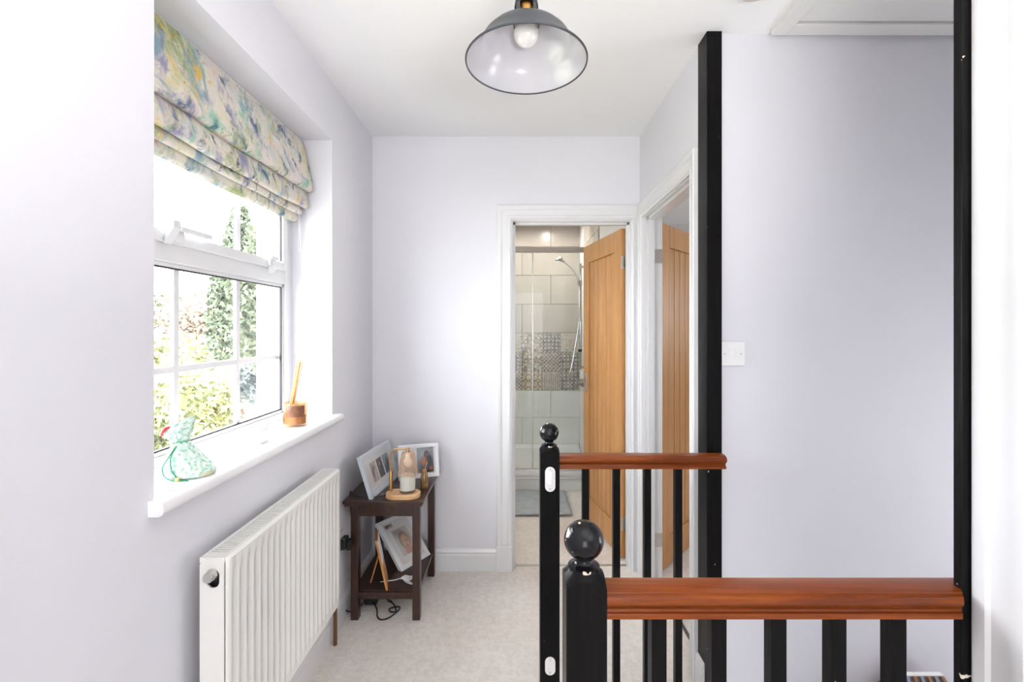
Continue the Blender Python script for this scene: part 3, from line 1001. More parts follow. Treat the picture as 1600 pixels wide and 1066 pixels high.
def panel(x_face, sgn):
    ys = [ra0, ra0 + .004, ra0 + .015]
    ds = [-.006, -.001, 0]
    for i in range(NR):
        y = ra0 + .015 + i * pitch
        for t, dd in ((.12, 0), (.28, -.007), (.55, -.0075), (.72, 0)):
            ys.append(y + t * pitch)
            ds.append(dd)
    ys += [ra1 - .004, ra1]
    ds += [-.001, -.006]
    zs = [rz0, rz0 + .006, rz0 + .035, rz0 + .045, rz1 - .05, rz1 - .036, rz1 - .006, rz1]
    mk = [0, 0, 0, 1, 1, 0, 0, 0]
    ex = [-.008, 0, 0, 0, 0, 0, 0, -.008]
    v = []
    for j, z in enumerate(zs):
        for i, y in enumerate(ys):
            edge = ds[i] if i < 3 or i >= len(ys) - 2 else 0
            d = ds[i] * mk[j] if not edge else edge
            v.append((x_face + sgn * (d + ex[j]), y, z))
    n = len(ys)
    f = [(j * n + i, j * n + i + 1, (j + 1) * n + i + 1, (j + 1) * n + i) for j in range(len(zs) - 1) for i in range(n - 1)]
    return MB().add(v, f)


part('front_panel', panel(xf, 1), 'radiator_enamel', rd, 50)
part('back_panel', panel(xb, -1), 'radiator_enamel', rd, 50)
fins = MB()
for i in range(26):
    y = ra0 + .03 + i * (ra1 - ra0 - .06) / 25
    fins.box(xb + .01, xf - .016, y - .0006, y + .0006, rz0 + .03, rz1 - .02)
part('convector_fins', fins, 'radiator_enamel', rd)
gr = MB()
gr.box(xb - .003, xb + .006, ra0, ra1, rz1 - .012, rz1 + .001).box(xf - .016, xf - .008, ra0, ra1, rz1 - .012, rz1 + .001)
gr.box(xb + .006, xf - .016, ra0, ra0 + .03, rz1 - .006, rz1 + .0005).box(xb + .006, xf - .016, ra1 - .02, ra1, rz1 - .006, rz1 + .0005)
k = ra0 + .03
while k < ra1 - .02:
    gr.box(xb + .006, xf - .016, k + .0042, k + .0114, rz1 - .004, rz1)
    k += .0114
part('top_grille', gr, 'radiator_enamel', rd)


def end_panel(y, sgn, name):
    """side panel with a slotted valve opening"""
    bm = bmesh.new()
    zc0, zc1, xc, r = .747, .762, -.7375, .0155
    outer = [(xb - .001, rz0), (xf - .008, rz0), (xf - .008, rz1 - .012), (xf - .014, rz1 - .001), (xb + .012, rz1 - .001), (xb - .001, rz1 - .014)]
    hole = [(xc + r * math.cos(a), zc1 + r * math.sin(a)) for a in [math.pi * k / 10 for k in range(11)]]
    hole += [(xc + r * math.cos(a), zc0 + r * math.sin(a)) for a in [math.pi + math.pi * k / 10 for k in range(11)]]
    ov = [bm.verts.new((x, y, z)) for x, z in outer]
    hv = [bm.verts.new((x, y, z)) for x, z in hole]
    es = [bm.edges.new((ov[i], ov[(i + 1) % len(ov)])) for i in range(len(ov))] + [bm.edges.new((hv[i], hv[(i + 1) % len(hv)])) for i in range(len(hv))]
    bmesh.ops.triangle_fill(bm, use_beauty=True, use_dissolve=False, edges=es)
    bm.verts.index_update()
    mb = MB().add([p.co[:] for p in bm.verts], [[q.index for q in f.verts] for f in bm.faces])
    bm.free()
    o = part(name, mb, 'radiator_enamel', rd)
    md = o.modifiers.new('thickness', 'SOLIDIFY')
    md.thickness = .004
    md.offset = 0
    return o


end_panel(ra0 - .001, -1, 'end_panel')
end_panel(ra1 + .001, 1, 'end_panel')
vm = Matrix.Translation((-.7395, ra0 - .012, .764)) @ Matrix.Rotation(R90, 4, 'X')
vb = MB().lathe([(0, .010), (.011, .010), (.0125, .007), (.0125, -.004), (.0145, -.008), (.0145, -.03), (0, -.03)], (0, 0, 0), 24)
vb.v = [tuple(vm @ Vector(p)) for p in vb.v]
part('vent_plug', vb, 'steel', rd, 40)
part('drain_boss', MB().box(-.752, -.723, ra0 + .012, ra0 + .03, .725, .785), 'cord_black', rd)
# supply pipe and valve at the far end
part('supply_pipe', MB().tube(smooth_path([(-.779, 1.962, .0), (-.779, 1.962, .15), (-.779, 1.955, .25), (-.765, 1.93, .285), (-.75, 1.90, .29)], 5), .0085, 12), 'copper_pipe', rd, 60)
part('valve', MB().lathe([(0, .275), (.013, .275), (.014, .30), (.010, .305), (.016, .31), (.019, .345), (.015, .352), (0, .352)], (-.745, 1.875, 0), 20).tube([(-.745, 1.875, .29), (-.745, 1.828, .29)], .010, 12), 'plastic_white', rd, 40)

# ------------------------------------------------------------------ wall socket with plug
sk = thing('wall_socket', (XL, 2.06, .36), 'white wall socket low on the wall behind the radiator end', 'socket')
part('socket_plate', MB().box(XL, XL + .009, 1.985, 2.133, .345, .431, .003), 'plastic_white', sk)
part('plug_hole', MB().box(XL + .009, XL + .0095, 2.01, 2.04, .37, .40), 'cord_black', sk)
single('black_plug', MB().box(XL + .009, XL + .032, 2.075, 2.125, .352, .402, .005).box(XL + .032, XL + .05, 2.085, 2.115, .345, .392, .005), 'cord_black', 'black plug pushed into the wall socket by the side table', 'plug')

# light switch
sw = thing('light_switch', (.794, YG, 1.227), 'square white single light switch on the stairwell wall', 'light switch')
part('switch_plate', MB().box(.7525, .8395, YG - .010, YG, 1.228, 1.315, .003), 'plastic_white', sw)
part('rocker', MB().box(.785, .803, YG - .0125, YG - .009, 1.257, 1.287, .002), 'plastic_white', sw)
for xx in (.764, .824):
    o = part('screw', MB().lathe([(0, 0), (.0028, 0), (.0028, .002), (0, .002)], (0, 0, 0), 12), 'steel', sw, 0, True)
    o.location = (xx - .794, -.0095, 1.2715 - 1.227)
    o.rotation_euler = (R90, 0, 0)

# ------------------------------------------------------------------ balustrades
RAIL = [(.0, .9185), (.015, .9180), (.0225, .9165), (.0235, .9140), (.0265, .9140), (.0310, .9110), (.0330, .9050), (.0315, .8990), (.0270, .8950), (.0225, .8915), (.0200, .8860), (.0215, .8825), (.0255, .8815), (.0265, .8785), (.0255, .8720), (0, .8720)]
RAILP = RAIL + [(-y, z) for y, z in RAIL[-2:0:-1]]
NX = .1185


def newel(root, yc):
    w = .034
    mb = MB()

    def top_z(x, y):
        r = math.hypot(x, y)
        return .951 - max(0, (r - .026)) * .95 - (.004 if r > .0275 else 0)
    N = 16

    def fn(u, v):
        x, y = (u * 2 - 1) * w, (v * 2 - 1) * w
        return (NX + x, yc + y, top_z(x, y))
    mb.grid(fn, N, N)
    rim = []
    for i in range(N):
        rim.append(((i / N * 2 - 1) * w, -w))
    for i in range(N):
        rim.append((w, (i / N * 2 - 1) * w))
    for i in range(N):
        rim.append(((1 - i / N * 2) * w, w))
    for i in range(N):
        rim.append((-w, (1 - i / N * 2) * w))
    mb.rings([[(NX + x, yc + y, 0) for x, y in rim], [(NX + x, yc + y, top_z(x, y)) for x, y in rim]], caps=False)
    nw = part('newel_post', mb, 'black_paint', root, 30)
    pr = [(.0275, .947), (.0275, .9515), (.0235, .954), (.0205, .955), (.0175, .957), (.0150, .960), (.0150, .9635)]
    cz, r = .9945, .0345
    a0 = -math.asin(min(1, (cz - .9655) / r))
    for k in range(17):
        a = a0 + (math.pi / 2 - a0) * k / 16
        pr.append((max(0.0, r * math.cos(a)), cz + r * .97 * math.sin(a)))
    part('ball_finial', MB().lathe(pr, (NX, yc, 0), 40), 'black_gloss', nw, 40)
    return nw


def balustrade(yc, x_end, xs, bw, label):
    root = thing('balustrade', (NX, yc, 0), label, 'balustrade', 'landing balustrades')
    nw = newel(root, yc)
    mb = MB().prism([(yc + y, z) for y, z in RAILP], 'x', NX + .033, x_end)
    if x_end > .745 and yc < 1:          # the near rail is scribed round the wall post
        mb.v = [(x if x < .5 else x_end - .002 + (y - (yc - .033)) * .64, y, z) for x, y, z in mb.v]
    part('handrail', mb, 'handrail_wood', root, 35)
    for x in xs:
        part('baluster', MB().box(x, x + bw, yc - bw / 2, yc + bw / 2, 0, .874, .001), 'black_paint', root)
    return root, nw


near, nn = balustrade(.794, .752, [.2334 + .103 * k for k in range(5)], .0258, 'nearer balustrade with brown handrail, black newel ball and five thick balusters')
far, fnw = balustrade(1.617, .736, [.2345 + .1095 * k for k in range(4)], .0245, 'farther balustrade with brown handrail and white latch plates on its newel')


def latch_plate(z0, z1, hook):
    y = 1.617 - .034
    x0, x1 = NX - .017, NX + .0185
    r = (x1 - x0) / 2
    xc = (x0 + x1) / 2
    pts = [(xc + r * math.cos(a), z1 - r + r * math.sin(a)) for a in [math.pi * k / 10 for k in range(11)]]
    pts += [(xc + r * math.cos(a), z0 + r + r * math.sin(a)) for a in [math.pi + math.pi * k / 10 for k in range(11)]]
    p = part('latch_plate', MB().prism(pts, 'y', y - .004, y), 'plastic_white', fnw)
    p['label'] = 'white oval safety-gate latch plate'
    zs = [z1 - .009, z0 + .010]
    for z in zs:
        sc = MB().lathe([(0, 0), (.003, 0), (.003, .0015), (0, .0015)], (0, 0, 0), 10)
        sc.v = [(xc + a, y - .004 - c, z + b) for a, b, c in sc.v]
        part('screw', sc, 'steel', fnw)
    if hook:
        part('latch_hook', MB().box(xc - .001, xc + .007, y - .016, y - .004, z0 + .046, z0 + .072, .002).box(xc - .007, xc + .006, y - .014, y - .004, z0 + .026, z0 + .036, .002), 'plastic_white', fnw)


latch_plate(.797, .883, True)
latch_plate(.160, .222, False)

# ------------------------------------------------------------------ oak doors
def oak_door(name, label, hinge, u, width, z0, z1, thick, visible_n, handle):
    """leaf standing from the hinge corner of its visible face along u; n is the visible face's outward direction"""
    ux = Vector((u[0], u[1], 0)).normalized()
    n = Vector((visible_n[0], visible_n[1], 0)).normalized()
    root = thing(name, (hinge[0], hinge[1], z0), label, 'door', kind='structure')
    root.rotation_euler = (0, 0, 0)
    hz = z1 - z0
    hand = 1 if ux.cross(Vector((0, 0, 1))).dot(-n) > 0 else -1

    def L(a, b, c):          # a along the leaf, b depth behind the visible face, c height
        p = ux * a - n * b
        return (p.x, p.y, c)

    def slab(a0, a1, b0, b1, c0, c1, mat_, nm, par, bev=0.0):
        tmp = MB().box(a0, a1, b0, b1, c0, c1, bev)
        tmp.v = [L(*p) for p in tmp.v]
        return part(nm, tmp, mat_, par, 0, True)
    sw_ = .105
    slab(0, sw_, 0, thick, 0, hz, 'oak', 'stile', root, .002)
    slab(width - sw_, width, 0, thick, 0, hz, 'oak', 'stile', root, .002)
    slab(sw_, width - sw_, 0, thick, hz - .125, hz, 'oak', 'top_rail', root, .002)
    slab(sw_, width - sw_, 0, thick, 0, .165, 'oak', 'bottom_rail', root, .002)
    nb = 6
    bw = (width - 2 * sw_) / nb
    for k in range(nb):
        slab(sw_ + k * bw + .0025, sw_ + (k + 1) * bw - .0025, .008, thick - .008, .165, hz - .125, 'oak', 'board', root, .006)
    slab(sw_, width - sw_, thick * .45, thick * .55, .165, hz - .125, 'dark_oak', 'tongue_core', root)
    for zc in (.20, hz - .20):
        h = MB()
        for (a0, a1, b0, b1) in ((-.002, .0005, .002, thick - .004),):
            t = MB().box(a0, a1, b0, b1, zc - .038, zc + .038)
            h.v, h.f = t.v, t.f
        t = MB().lathe([(0, zc - .04), (.006, zc - .04), (.006, zc + .04), (0, zc + .04)], (-.004, thick + .003, 0), 12)
        h.add(t.v, t.f)
        h.v = [L(*p) for p in h.v]
        part('hinge', h, 'steel', root, 30, True)
    if handle:
        hd = slab(width - .075, width - .035, -.008, 0, .90, 1.03, 'steel', 'handle_plate', root, .002)
        lv = MB().tube([(width - .055, -.008, .985), (width - .055, -.045, .985), (width - .062, -.052, .985), (width - .15, -.052, .982)], .009, 12)
        lv.v = [L(*p) for p in lv.v]
        part('lever', lv, 'chrome', hd, 50, True)
        pk = MB().tube([(width - .055, thick + .001, .985), (width - .055, thick + .045, .985), (width - .15, thick + .052, .982)], .009, 12)
        pk.v = [L(*p) for p in pk.v]
        part('lever', pk, 'chrome', root, 50, True)
    return root


u1 = Vector((-.127, .627, 0)).normalized()
oak_door('door_1', 'oak plank door standing open into the bathroom', (.620, 2.683), u1, .64, .012, 1.955, .035, (-u1.y, u1.x), True)
u2 = Vector((.68, .733, 0)).normalized()
oak_door('door_2', 'oak plank door swung wide into the dim bedroom', (.8126, 2.534), u2, .68, .012, 1.955, .036, (u2.y, -u2.x), True)
hp = MB()
for zc in (.21, 1.76):
    hp.box(.757, .799, 2.4835, 2.4855, zc - .038, zc + .038)
hpo = part('hinge_leaf', hp, 'steel', t2)

# ------------------------------------------------------------------ bathroom
def tile(parent, me_cache, key, dims, loc, material):
    """shared tile meshes, one object each"""
    k = (key, dims, material)
    if k not in me_cache:
        w, h, ax = dims
        mb = MB()
        t, e = .008, .0025
        if ax == 'y':       # faces -y
            mb.quad((0 + e, -t, 0 + e), (w - e, -t, 0 + e), (w - e, -t, h - e), (0 + e, -t, h - e))
            mb.add([(0, 0, 0), (w, 0, 0), (w, 0, h), (0, 0, h), (e, -t, e), (w - e, -t, e), (w - e, -t, h - e), (e, -t, h - e)], [(0, 1, 5, 4), (1, 2, 6, 5), (2, 3, 7, 6), (3, 0, 4, 7)])
        else:               # faces -x
            mb.quad((-t, w - e, e), (-t, e, e), (-t, e, h - e), (-t, w - e, h - e))
            mb.add([(0, w, 0), (0, 0, 0), (0, 0, h), (0, w, h), (-t, w - e, e), (-t, e, e), (-t, e, h - e), (-t, w - e, h - e)], [(0, 1, 5, 4), (1, 2, 6, 5), (2, 3, 7, 6), (3, 0, 4, 7)])
        me = mesh_of('tile', mb)
        me.materials.append(MATS[material])
        me_cache[k] = me
    o = bpy.data.objects.new('tile', me_cache[k])
    COL.objects.link(o)
    o.parent = parent
    o.location = Vector(loc) - world_origin(parent)
    return o


cache = {}
wback = bpy.data.objects['wall_bathroom_back']
wside = bpy.data.objects['wall_bathroom_right']
YT = 4.75
rng = random.Random(3)
for r in range(3):
    for c in range(7):
        tile(wback, cache, 'p', (.2, .2, 'y'), (.665 - .2 * (c + 1), YT, .721 + .2 * r), PATTERNS[(c * 2 + r * 5 + rng.randrange(2)) % 6])
for r in range(4):
    for c in range(3):
        hgt = .3 if r < 3 else H - 1.321 - .9
        tile(wback, cache, 'b', (.6, hgt, 'y'), (.665 - .6 * (c + 1) + (.3 if r % 2 else 0), YT, 1.321 + .3 * r), 'tile_beige')
for r in range(2):
    for c in range(3):
        tile(wback, cache, 'l', (.6, .28, 'y'), (.665 - .6 * (c + 1) + (.3 if r % 2 else 0), YT, .161 + .28 * r), 'tile_pale')
for r in range(11):
    for c in range(4):
        tile(wside, cache, 'ps', (.2, .2, 'x'), (.665, 3.62 + .2 * c, .161 + .2 * r), PATTERNS[(c * 3 + r * 2 + rng.randrange(3)) % 6])

ysf = 3.82
tray = thing('shower_tray', (.1, 4.25, 0), 'white raised shower tray with a boxed front past the bath mat', 'shower tray')
part('plinth', MB().box(-.6, .655, ysf, ysf + .02, 0, .10, .002), 'tile_pale', tray)
tp = [(ysf - .006, .10), (ysf - .012, .108), (ysf - .008, .118), (ysf - .012, .128), (ysf - .012, .146), (ysf - .004, .158), (ysf + .05, .16), (ysf + .06, .135), (4.70, .13), (4.74, .16), (4.745, .16), (4.745, .10)]
part('basin', MB().prism(tp, 'x', -.6, .655), 'gloss_white', tray)

sc = thing('shower_screen', (.1, 3.87, .16), 'clear two-panel glass shower screen with slim top rail', 'shower screen')
part('glass_panel', MB().box(-.58, .150, 3.868, 3.876, .165, 2.015), 'shower_glass', sc)
part('glass_panel', MB().box(.138, .648, 3.886, 3.894, .165, 2.015), 'shower_glass', sc)
part('top_rail', MB().box(-.6, .655, 3.860, 3.90, 2.015, 2.058, .003), 'rail_bronze', sc)
part('bottom_rail', MB().box(-.6, .655, 3.858, 3.902, .158, .170, .002), 'steel', sc)
part('edge_strip', MB().box(.139, .147, 3.876, 3.886, .17, 2.015), 'steel', sc)
part('wall_profile', MB().box(.646, .656, 3.862, 3.898, .16, 2.05), 'chrome', sc)
kb = MB().lathe([(0, 0), (.009, 0), (.009, .016), (.016, .018), (.018, .036), (0, .04)], (0, 0, 0), 20)
kb.v = [(.062 + a, 3.868 - c, 1.214 + b) for a, b, c in kb.v]
part('knob', kb, 'chrome', sc, 40)

sh = thing('shower_set', (.62, 4.30, .9), 'chrome shower riser with hand shower and looping hose', 'shower')
RX, RY = .612, 4.30
part('riser_rail', MB().tube([(RX, RY, .98), (RX, RY, 1.98)], .010, 12), 'chrome', sh, 60)
for z in (1.0, 1.95):
    part('wall_bracket', MB().tube([(RX - .004, RY, z), (.656, RY, z)], .012, 12), 'chrome', sh, 60)
hd = at(873, 405, 4.30)
arm = smooth_path([(RX - .01, RY, 1.80), at(900, 428, 4.30), at(890, 415, 4.30), at(880, 408, 4.30), at(872, 404.5, 4.30)], 6)
hs = part('hand_shower', MB().tube(arm, [.010] * 18 + [.013 + .001 * k for k in range(len(arm) - 18)], 12), 'chrome', sh, 60)
hm = MB().lathe([(0, 0), (.035, 0), (.040, .006), (.034, .018), (.012, .028), (0, .028)], (0, 0, 0), 24)
mm = Matrix.Translation(at(874, 406, 4.30)) @ Matrix.Rotation(math.radians(-22), 4, 'Y')
hm.v = [tuple(mm @ Vector(p)) for p in hm.v]
part('spray_face', hm, 'steel', hs, 40)
part('holder', MB().box(RX - .03, RX + .014, RY - .018, RY + .018, 1.775, 1.82, .006), 'chrome', sh)
hose = smooth_path([(RX - .012, RY - .01, 1.79), (RX - .012, RY - .02, 1.60), at(906, 495, 4.26), at(901, 530, 4.24), at(894, 570, 4.22), at(889, 590, 4.22), at(892, 602, 4.22), at(900, 604, 4.25), at(906, 600, 4.30)], 8)
part('hose', MB().tube(hose, .0075, 10), 'chrome', sh, 60)
part('slider', MB().tube([(RX, RY - .02, 1.16), (RX - .02, RY - .055, 1.16)], .013, 12), 'cord_black', sh, 50)
part('mixer_bar', MB().tube([(RX, RY - .16, .855), (RX, RY + .16, .855)], .022, 16).tube([(RX, RY - .1, .855), (.656, RY - .1, .855)], .015, 12).tube([(RX, RY + .1, .855), (.656, RY + .1, .855)], .015, 12), 'chrome', sh, 50)
for dxx in (-.15, .35):  # unseen fittings and lamps added to brighten the shower tiles
    dl = thing('added_downlight', (dxx, 4.30, 2.43), 'round unseen downlight added to brighten the shower, %s' % ('nearer the riser' if dxx > 0 else 'farther from the riser'), 'downlight', 'added shower lights')
    part('bezel', MB().lathe([(.034, 0), (.046, 0), (.048, .006), (.048, .02), (.034, .02)], (dxx, 4.30, 2.43), 28), 'chrome', dl, 40)
    ld = bpy.data.lights.new('shower_fill_light', 'AREA')
    ld.shape = 'DISK'
    ld.size = .06
    ld.energy = 5.6
    ld.color = (1.0, .95, .88)
    lo_ = bpy.data.objects.new('shower_fill_light', ld)
    COL.objects.link(lo_)
    lo_.parent = dl
    lo_.location = (0, 0, .004)
hk = smooth_path([(.652, 3.75, 2.02), (.60, 3.75, 2.03), (.575, 3.75, 2.0), (.585, 3.75, 1.97), (.61, 3.75, 1.975)], 6)
single('wall_hook', MB().tube(hk, .006, 10), 'chrome', 'curled chrome hook on the patterned tiles above the oak door', 'hook', smooth=60)

bm_ = MB().grid(lambda u, v: (-.40 + .81 * u, 3.30 + .48 * v, .012 + .004 * math.sin(u * 21 + v * 5) * math.sin(v * 17)), 30, 18)
bo = single('bath_mat', bm_, 'mat_towel', 'blue-grey bath mat on the bathroom floor before the shower', 'bath mat', smooth=60)
md = bo.modifiers.new('thickness', 'SOLIDIFY')
md.thickness = .010
md.offset = -1

# ------------------------------------------------------------------ side table
tb = thing('side_table', (-.61, 2.32, 0), 'small dark oak side table with lower shelf in the corner', 'table')
tx0, tx1, ty0, ty1, tz = -.772, -.448, 2.125, 2.535, .57
lw = .036
for (x, y) in ((tx0, ty0), (tx1 - lw, ty0), (tx0, ty1 - lw), (tx1 - lw, ty1 - lw)):
    lg = MB().box(x, x + lw, y, y + lw, 0, tz - .025, .003)
    part('leg', lg, 'dark_oak', tb)
top = MB().box(-.797, -.424, 2.085, 2.553, tz - .013, tz, .003).box(-.790, -.431, 2.092, 2.550, tz - .025, tz - .013, .003)
part('table_top', top, 'dark_oak', tb)
ap = .060
part('apron', MB().box(tx0 + lw, tx1 - lw, ty0 + .006, ty0 + .024, tz - .025 - ap, tz - .025, .001), 'dark_oak', tb)
part('apron', MB().box(tx0 + lw, tx1 - lw, ty1 - .024, ty1 - .006, tz - .025 - ap, tz - .025, .001), 'dark_oak', tb)
part('apron', MB().box(tx0 + .006, tx0 + .024, ty0 + lw, ty1 - lw, tz - .025 - ap, tz - .025, .001), 'dark_oak', tb)
part('apron', MB().box(tx1 - .024, tx1 - .006, ty0 + lw, ty1 - lw, tz - .025 - ap * .4, tz - .025, .001), 'dark_oak', tb)
part('shelf', MB().box(tx0 + .008, tx1 - .008, ty0 + .012, ty1 - .012, .118, .135, .001), 'dark_oak', tb)
part('shelf_rail', MB().box(tx0 + lw, tx1 - lw, ty0 + .004, ty0 + .022, .098, .128, .002), 'dark_oak', tb)
part('shelf_rail', MB().box(tx0 + lw, tx1 - lw, ty1 - .022, ty1 - .004, .098, .128, .002), 'dark_oak', tb)


# ------------------------------------------------------------------ picture frames
def picture_frame(name, label, bl, ux, uz, w, h, border, depth, fmat, mat_rect, prints, backing='back_card'):
    """bl: bottom-left front corner; ux along the width; uz up the face; local x width, y depth (behind), z height"""
    ux, uz = Vector(ux).normalized(), Vector(uz).normalized()
    uz = (uz - ux * uz.dot(ux)).normalized()
    uy = uz.cross(ux)              # points behind the face
    root = thing(name, bl, label, 'picture frame')
    root.rotation_mode = 'QUATERNION'
    root.rotation_quaternion = basis((0, 0, 0), ux, uy, uz).to_quaternion()
    b = border

    def strip(a, b2, c, d, bb):
        return MB().box(a, b2, 0, depth, c, d, .002)
    fm = MB()
    out = [(0, 0), (w, 0), (w, h), (0, h)]
    inn = [(b, b), (w - b, b), (w - b, h - b), (b, h - b)]
    v = [(x, .002, z) for x, z in out] + [(x, 0, z) for x, z in [(b * .2, b * .2), (w - b * .2, b * .2), (w - b * .2, h - b * .2), (b * .2, h - b * .2)]] \
        + [(x, .001, z) for x, z in inn] + [(x, .007, z) for x, z in inn] + [(x, depth, z) for x, z in out]
    f = []
    for lo_, hi_ in ((0, 4), (4, 8), (8, 12)):
        for k in range(4):
            f.append((lo_ + k, lo_ + (k + 1) % 4, hi_ + (k + 1) % 4, hi_ + k))
    for k in range(4):
        f.append((k, (k + 1) % 4, 16 + (k + 1) % 4, 16 + k))
    fm.add(v, f)
    part('frame', fm, fmat, root, 0, True)
    part('back_board', MB().box(.002, w - .002, depth - .004, depth - .001, .002, h - .002), backing, root, 0, True)
    part('mount', MB().box(b * .9, w - b * .9, .0065, .009, b * .9, h - b * .9), 'mat_card', root, 0, True)
    for (x0, x1, z0, z1, m) in prints:
        part('photograph', MB().quad((x0, .0060, z0), (x1, .0060, z0), (x1, .0060, z1), (x0, .0060, z1)), m, root, 0, True)
    part('glazing', MB().box(b * .95, w - b * .95, .0040, .0048, b * .95, h - b * .95), 'photo_glass', root, 0, True)
    return root


# three-photo frame leaning on the window wall
p0 = Vector((-.664, 2.112, tz + .001))
picture_frame('photo_frame', 'pale grey three-photo frame leaning on the side table against the wall', p0, (.04, .352, 0), (-.062, 0, .19), .35, .205, .028, .018, 'frame_grey', None,
              [(.075, .135, .055, .150, 'print_portrait'), (.147, .207, .055, .150, 'print_couple'), (.219, .290, .055, .150, 'print_seaside')])
# white frame at the back
p1 = Vector((-.610, 2.37, tz + .001))
picture_frame('photo_frame', 'white frame with a right-set photo standing at the table back', p1, (.196, .075, 0), (-.02, .035, .17), .215, .178, .020, .018, 'frame_white', None,
              [(.098, .186, .026, .156, 'print_group')])
# baby picture on the shelf
p2 = Vector((-.575, 2.298, .136))
picture_frame('photo_frame', 'white framed baby portrait leaning on the lower shelf', p2, (.111, .176, 0), (-.158, .10, .20), .212, .276, .024, .020, 'frame_white', None,
              [(.058, .160, .060, .205, 'print_baby'), (.035, .085, .225, .246, 'print_portrait')])

# small wooden easel-back frame, seen edge-on
ed = Vector((-.281, 1, 0)).normalized()
p3 = Vector((-.600, 2.135, .136))
ef = thing('easel_frame', p3, 'small pine easel-back photo frame seen edge-on on the lower shelf', 'picture frame')
lean = Vector((-.055, .015, .225))
side = lean.cross(ed).normalized()


def slab_from(p, a, b, c):
    v = [p, p + a, p + a + b, p + b]
    v += [q + c for q in v]
    return MB().add(v, [(0, 1, 2, 3), (4, 5, 6, 7), (0, 1, 5, 4), (1, 2, 6, 5), (2, 3, 7, 6), (3, 0, 4, 7)])


nrm = Vector((lean.z, 0, -lean.x)).normalized()
part('frame', slab_from(p3, ed * .13, lean, -nrm * .010), 'frame_pine', ef)
part('mount', slab_from(p3 + lean * .5 + nrm * .0005, ed * .11, lean * .48, nrm * .002), 'mat_card', ef)
q = p3 + ed * .05 + lean * .62 - nrm * .010
part('easel_leg', slab_from(q, ed * .022, Vector((-.040, .0, -(q.z - .137))), Vector((-.004, 0, .001))), 'frame_pine', ef)

# white tassel on the shelf
tl = at(604, 909, 2.21)
tl.z = .139
ts = thing('lace_tassel', (-.535, 2.22, .136), 'white lace ribbon tassel lying on the lower shelf', 'tassel')
part('ribbon', MB().tube(smooth_path([(-.655, 2.20, .139), (-.62, 2.205, .141), (-.585, 2.215, .141), (-.56, 2.225, .145)], 6), .0022, 6), 'lace', ts, 60)


def leaf_pt(u, v):
    w = math.sin(math.pi * min(.98, u * .9 + .08)) * .022
    return (-.565 + .085 * u, 2.222 + .03 * u + (v - .5) * 2 * w, .146 + .006 * math.sin(u * 9) - .006 * abs(v - .5))


lf = part('lace_loop', MB().grid(leaf_pt, 12, 6), 'lace', ts, 60)
md = lf.modifiers.new('thickness', 'SOLIDIFY')
md.thickness = .003
fr_ = MB()
for k in range(5):
    a = -.9 + k * .22
    fr_.tube(smooth_path([(-.558, 2.222, .144), (-.54 + .01 * k, 2.205 - .004 * k, .141), (-.515 + .012 * math.cos(a * 3), 2.185 - .01 * math.sin(a), .139), (-.495 + .01 * k, 2.178, .139)], 5), .0013, 5)
part('fringe', fr_, 'lace', ts, 60)

# ------------------------------------------------------------------ candle warmer lamp
wx, wy = -.532, 2.150
cw = thing('candle_warmer', (wx, wy, tz), 'brass candle warmer lamp with ribbed glass shade on a pale wood base', 'lamp')


def stadium(l, w, z):
    pts = []
    for k in range(13):
        a = -math.pi / 2 + math.pi * k / 12
        pts.append((wx + l / 2 - w / 2 + w / 2 * math.cos(a), wy + w / 2 * math.sin(a), z))
    for k in range(13):
        a = math.pi / 2 + math.pi * k / 12
        pts.append((wx - l / 2 + w / 2 + w / 2 * math.cos(a), wy + w / 2 * math.sin(a), z))
    return pts


part('base', MB().rings([stadium(.158, .092, tz), stadium(.162, .096, tz + .002), stadium(.162, .096, tz + .019), stadium(.157, .091, tz + .022)]), 'pale_wood', cw, 30)
ax, ay = at(611, 770, 2.165).x, 2.165
part('sleeve', MB().lathe([(0, .022), (.0085, .022), (.0085, .108), (.0065, .116), (0, .117)], (ax, ay, tz), 16), 'brass', cw, 40)
ztop = at(638, 702, 2.165).z
sx = at(637.5, 702, 2.165).x
armp = smooth_path([(ax, ay, tz + .11), (ax - .006, ay, tz + .165), (ax - .002, ay, ztop - .022), (ax + .016, ay, ztop - .002), (ax + .035, ay, ztop), (sx, ay, ztop), ], 6)
part('arm', MB().tube(armp, .0042, 10), 'brass', cw, 60)
part('lamp_socket', MB().lathe([(0, .006), (.006, .006), (.007, -.014), (0, -.016)], (sx, ay, ztop), 16), 'brass', cw, 40)
shp = MB()
seg = 48
rp = [(.008, -.014), (.027, -.016), (.031, -.022), (.034, -.040), (.049, -.122)]
vv = []
for r, z in rp:
    for i in range(seg):
        a = 2 * math.pi * i / seg
        rr = r * (1 + (.022 if i % 2 else -.022) * (1 if r > .03 else 0))
        vv.append((sx + rr * math.cos(a), ay + rr * math.sin(a), ztop + z))
shp.add(vv, [(j * seg + i, j * seg + (i + 1) % seg, (j + 1) * seg + (i + 1) % seg, (j + 1) * seg + i) for j in range(len(rp) - 1) for i in range(seg)])
part('lamp_shade', shp, 'rose_glass', cw)
part('bulb', MB().lathe([(0, -.085), (.016, -.083), (.024, -.07), (.022, -.05), (.013, -.04), (.012, -.014)], (sx, ay, ztop), 24), 'pearl_bulb', cw, 60)
part('cable', MB().tube(smooth_path([(wx - .08, wy + .01, tz + .006), (-.66, 2.13, tz + .005), (-.76, 2.15, tz + .005), (-.801, 2.20, tz + .003), (-.803, 2.22, .45), (-.795, 2.25, .38), (-.778, 2.14, .375)], 8), .0024, 6), 'cord_black', cw, 60)

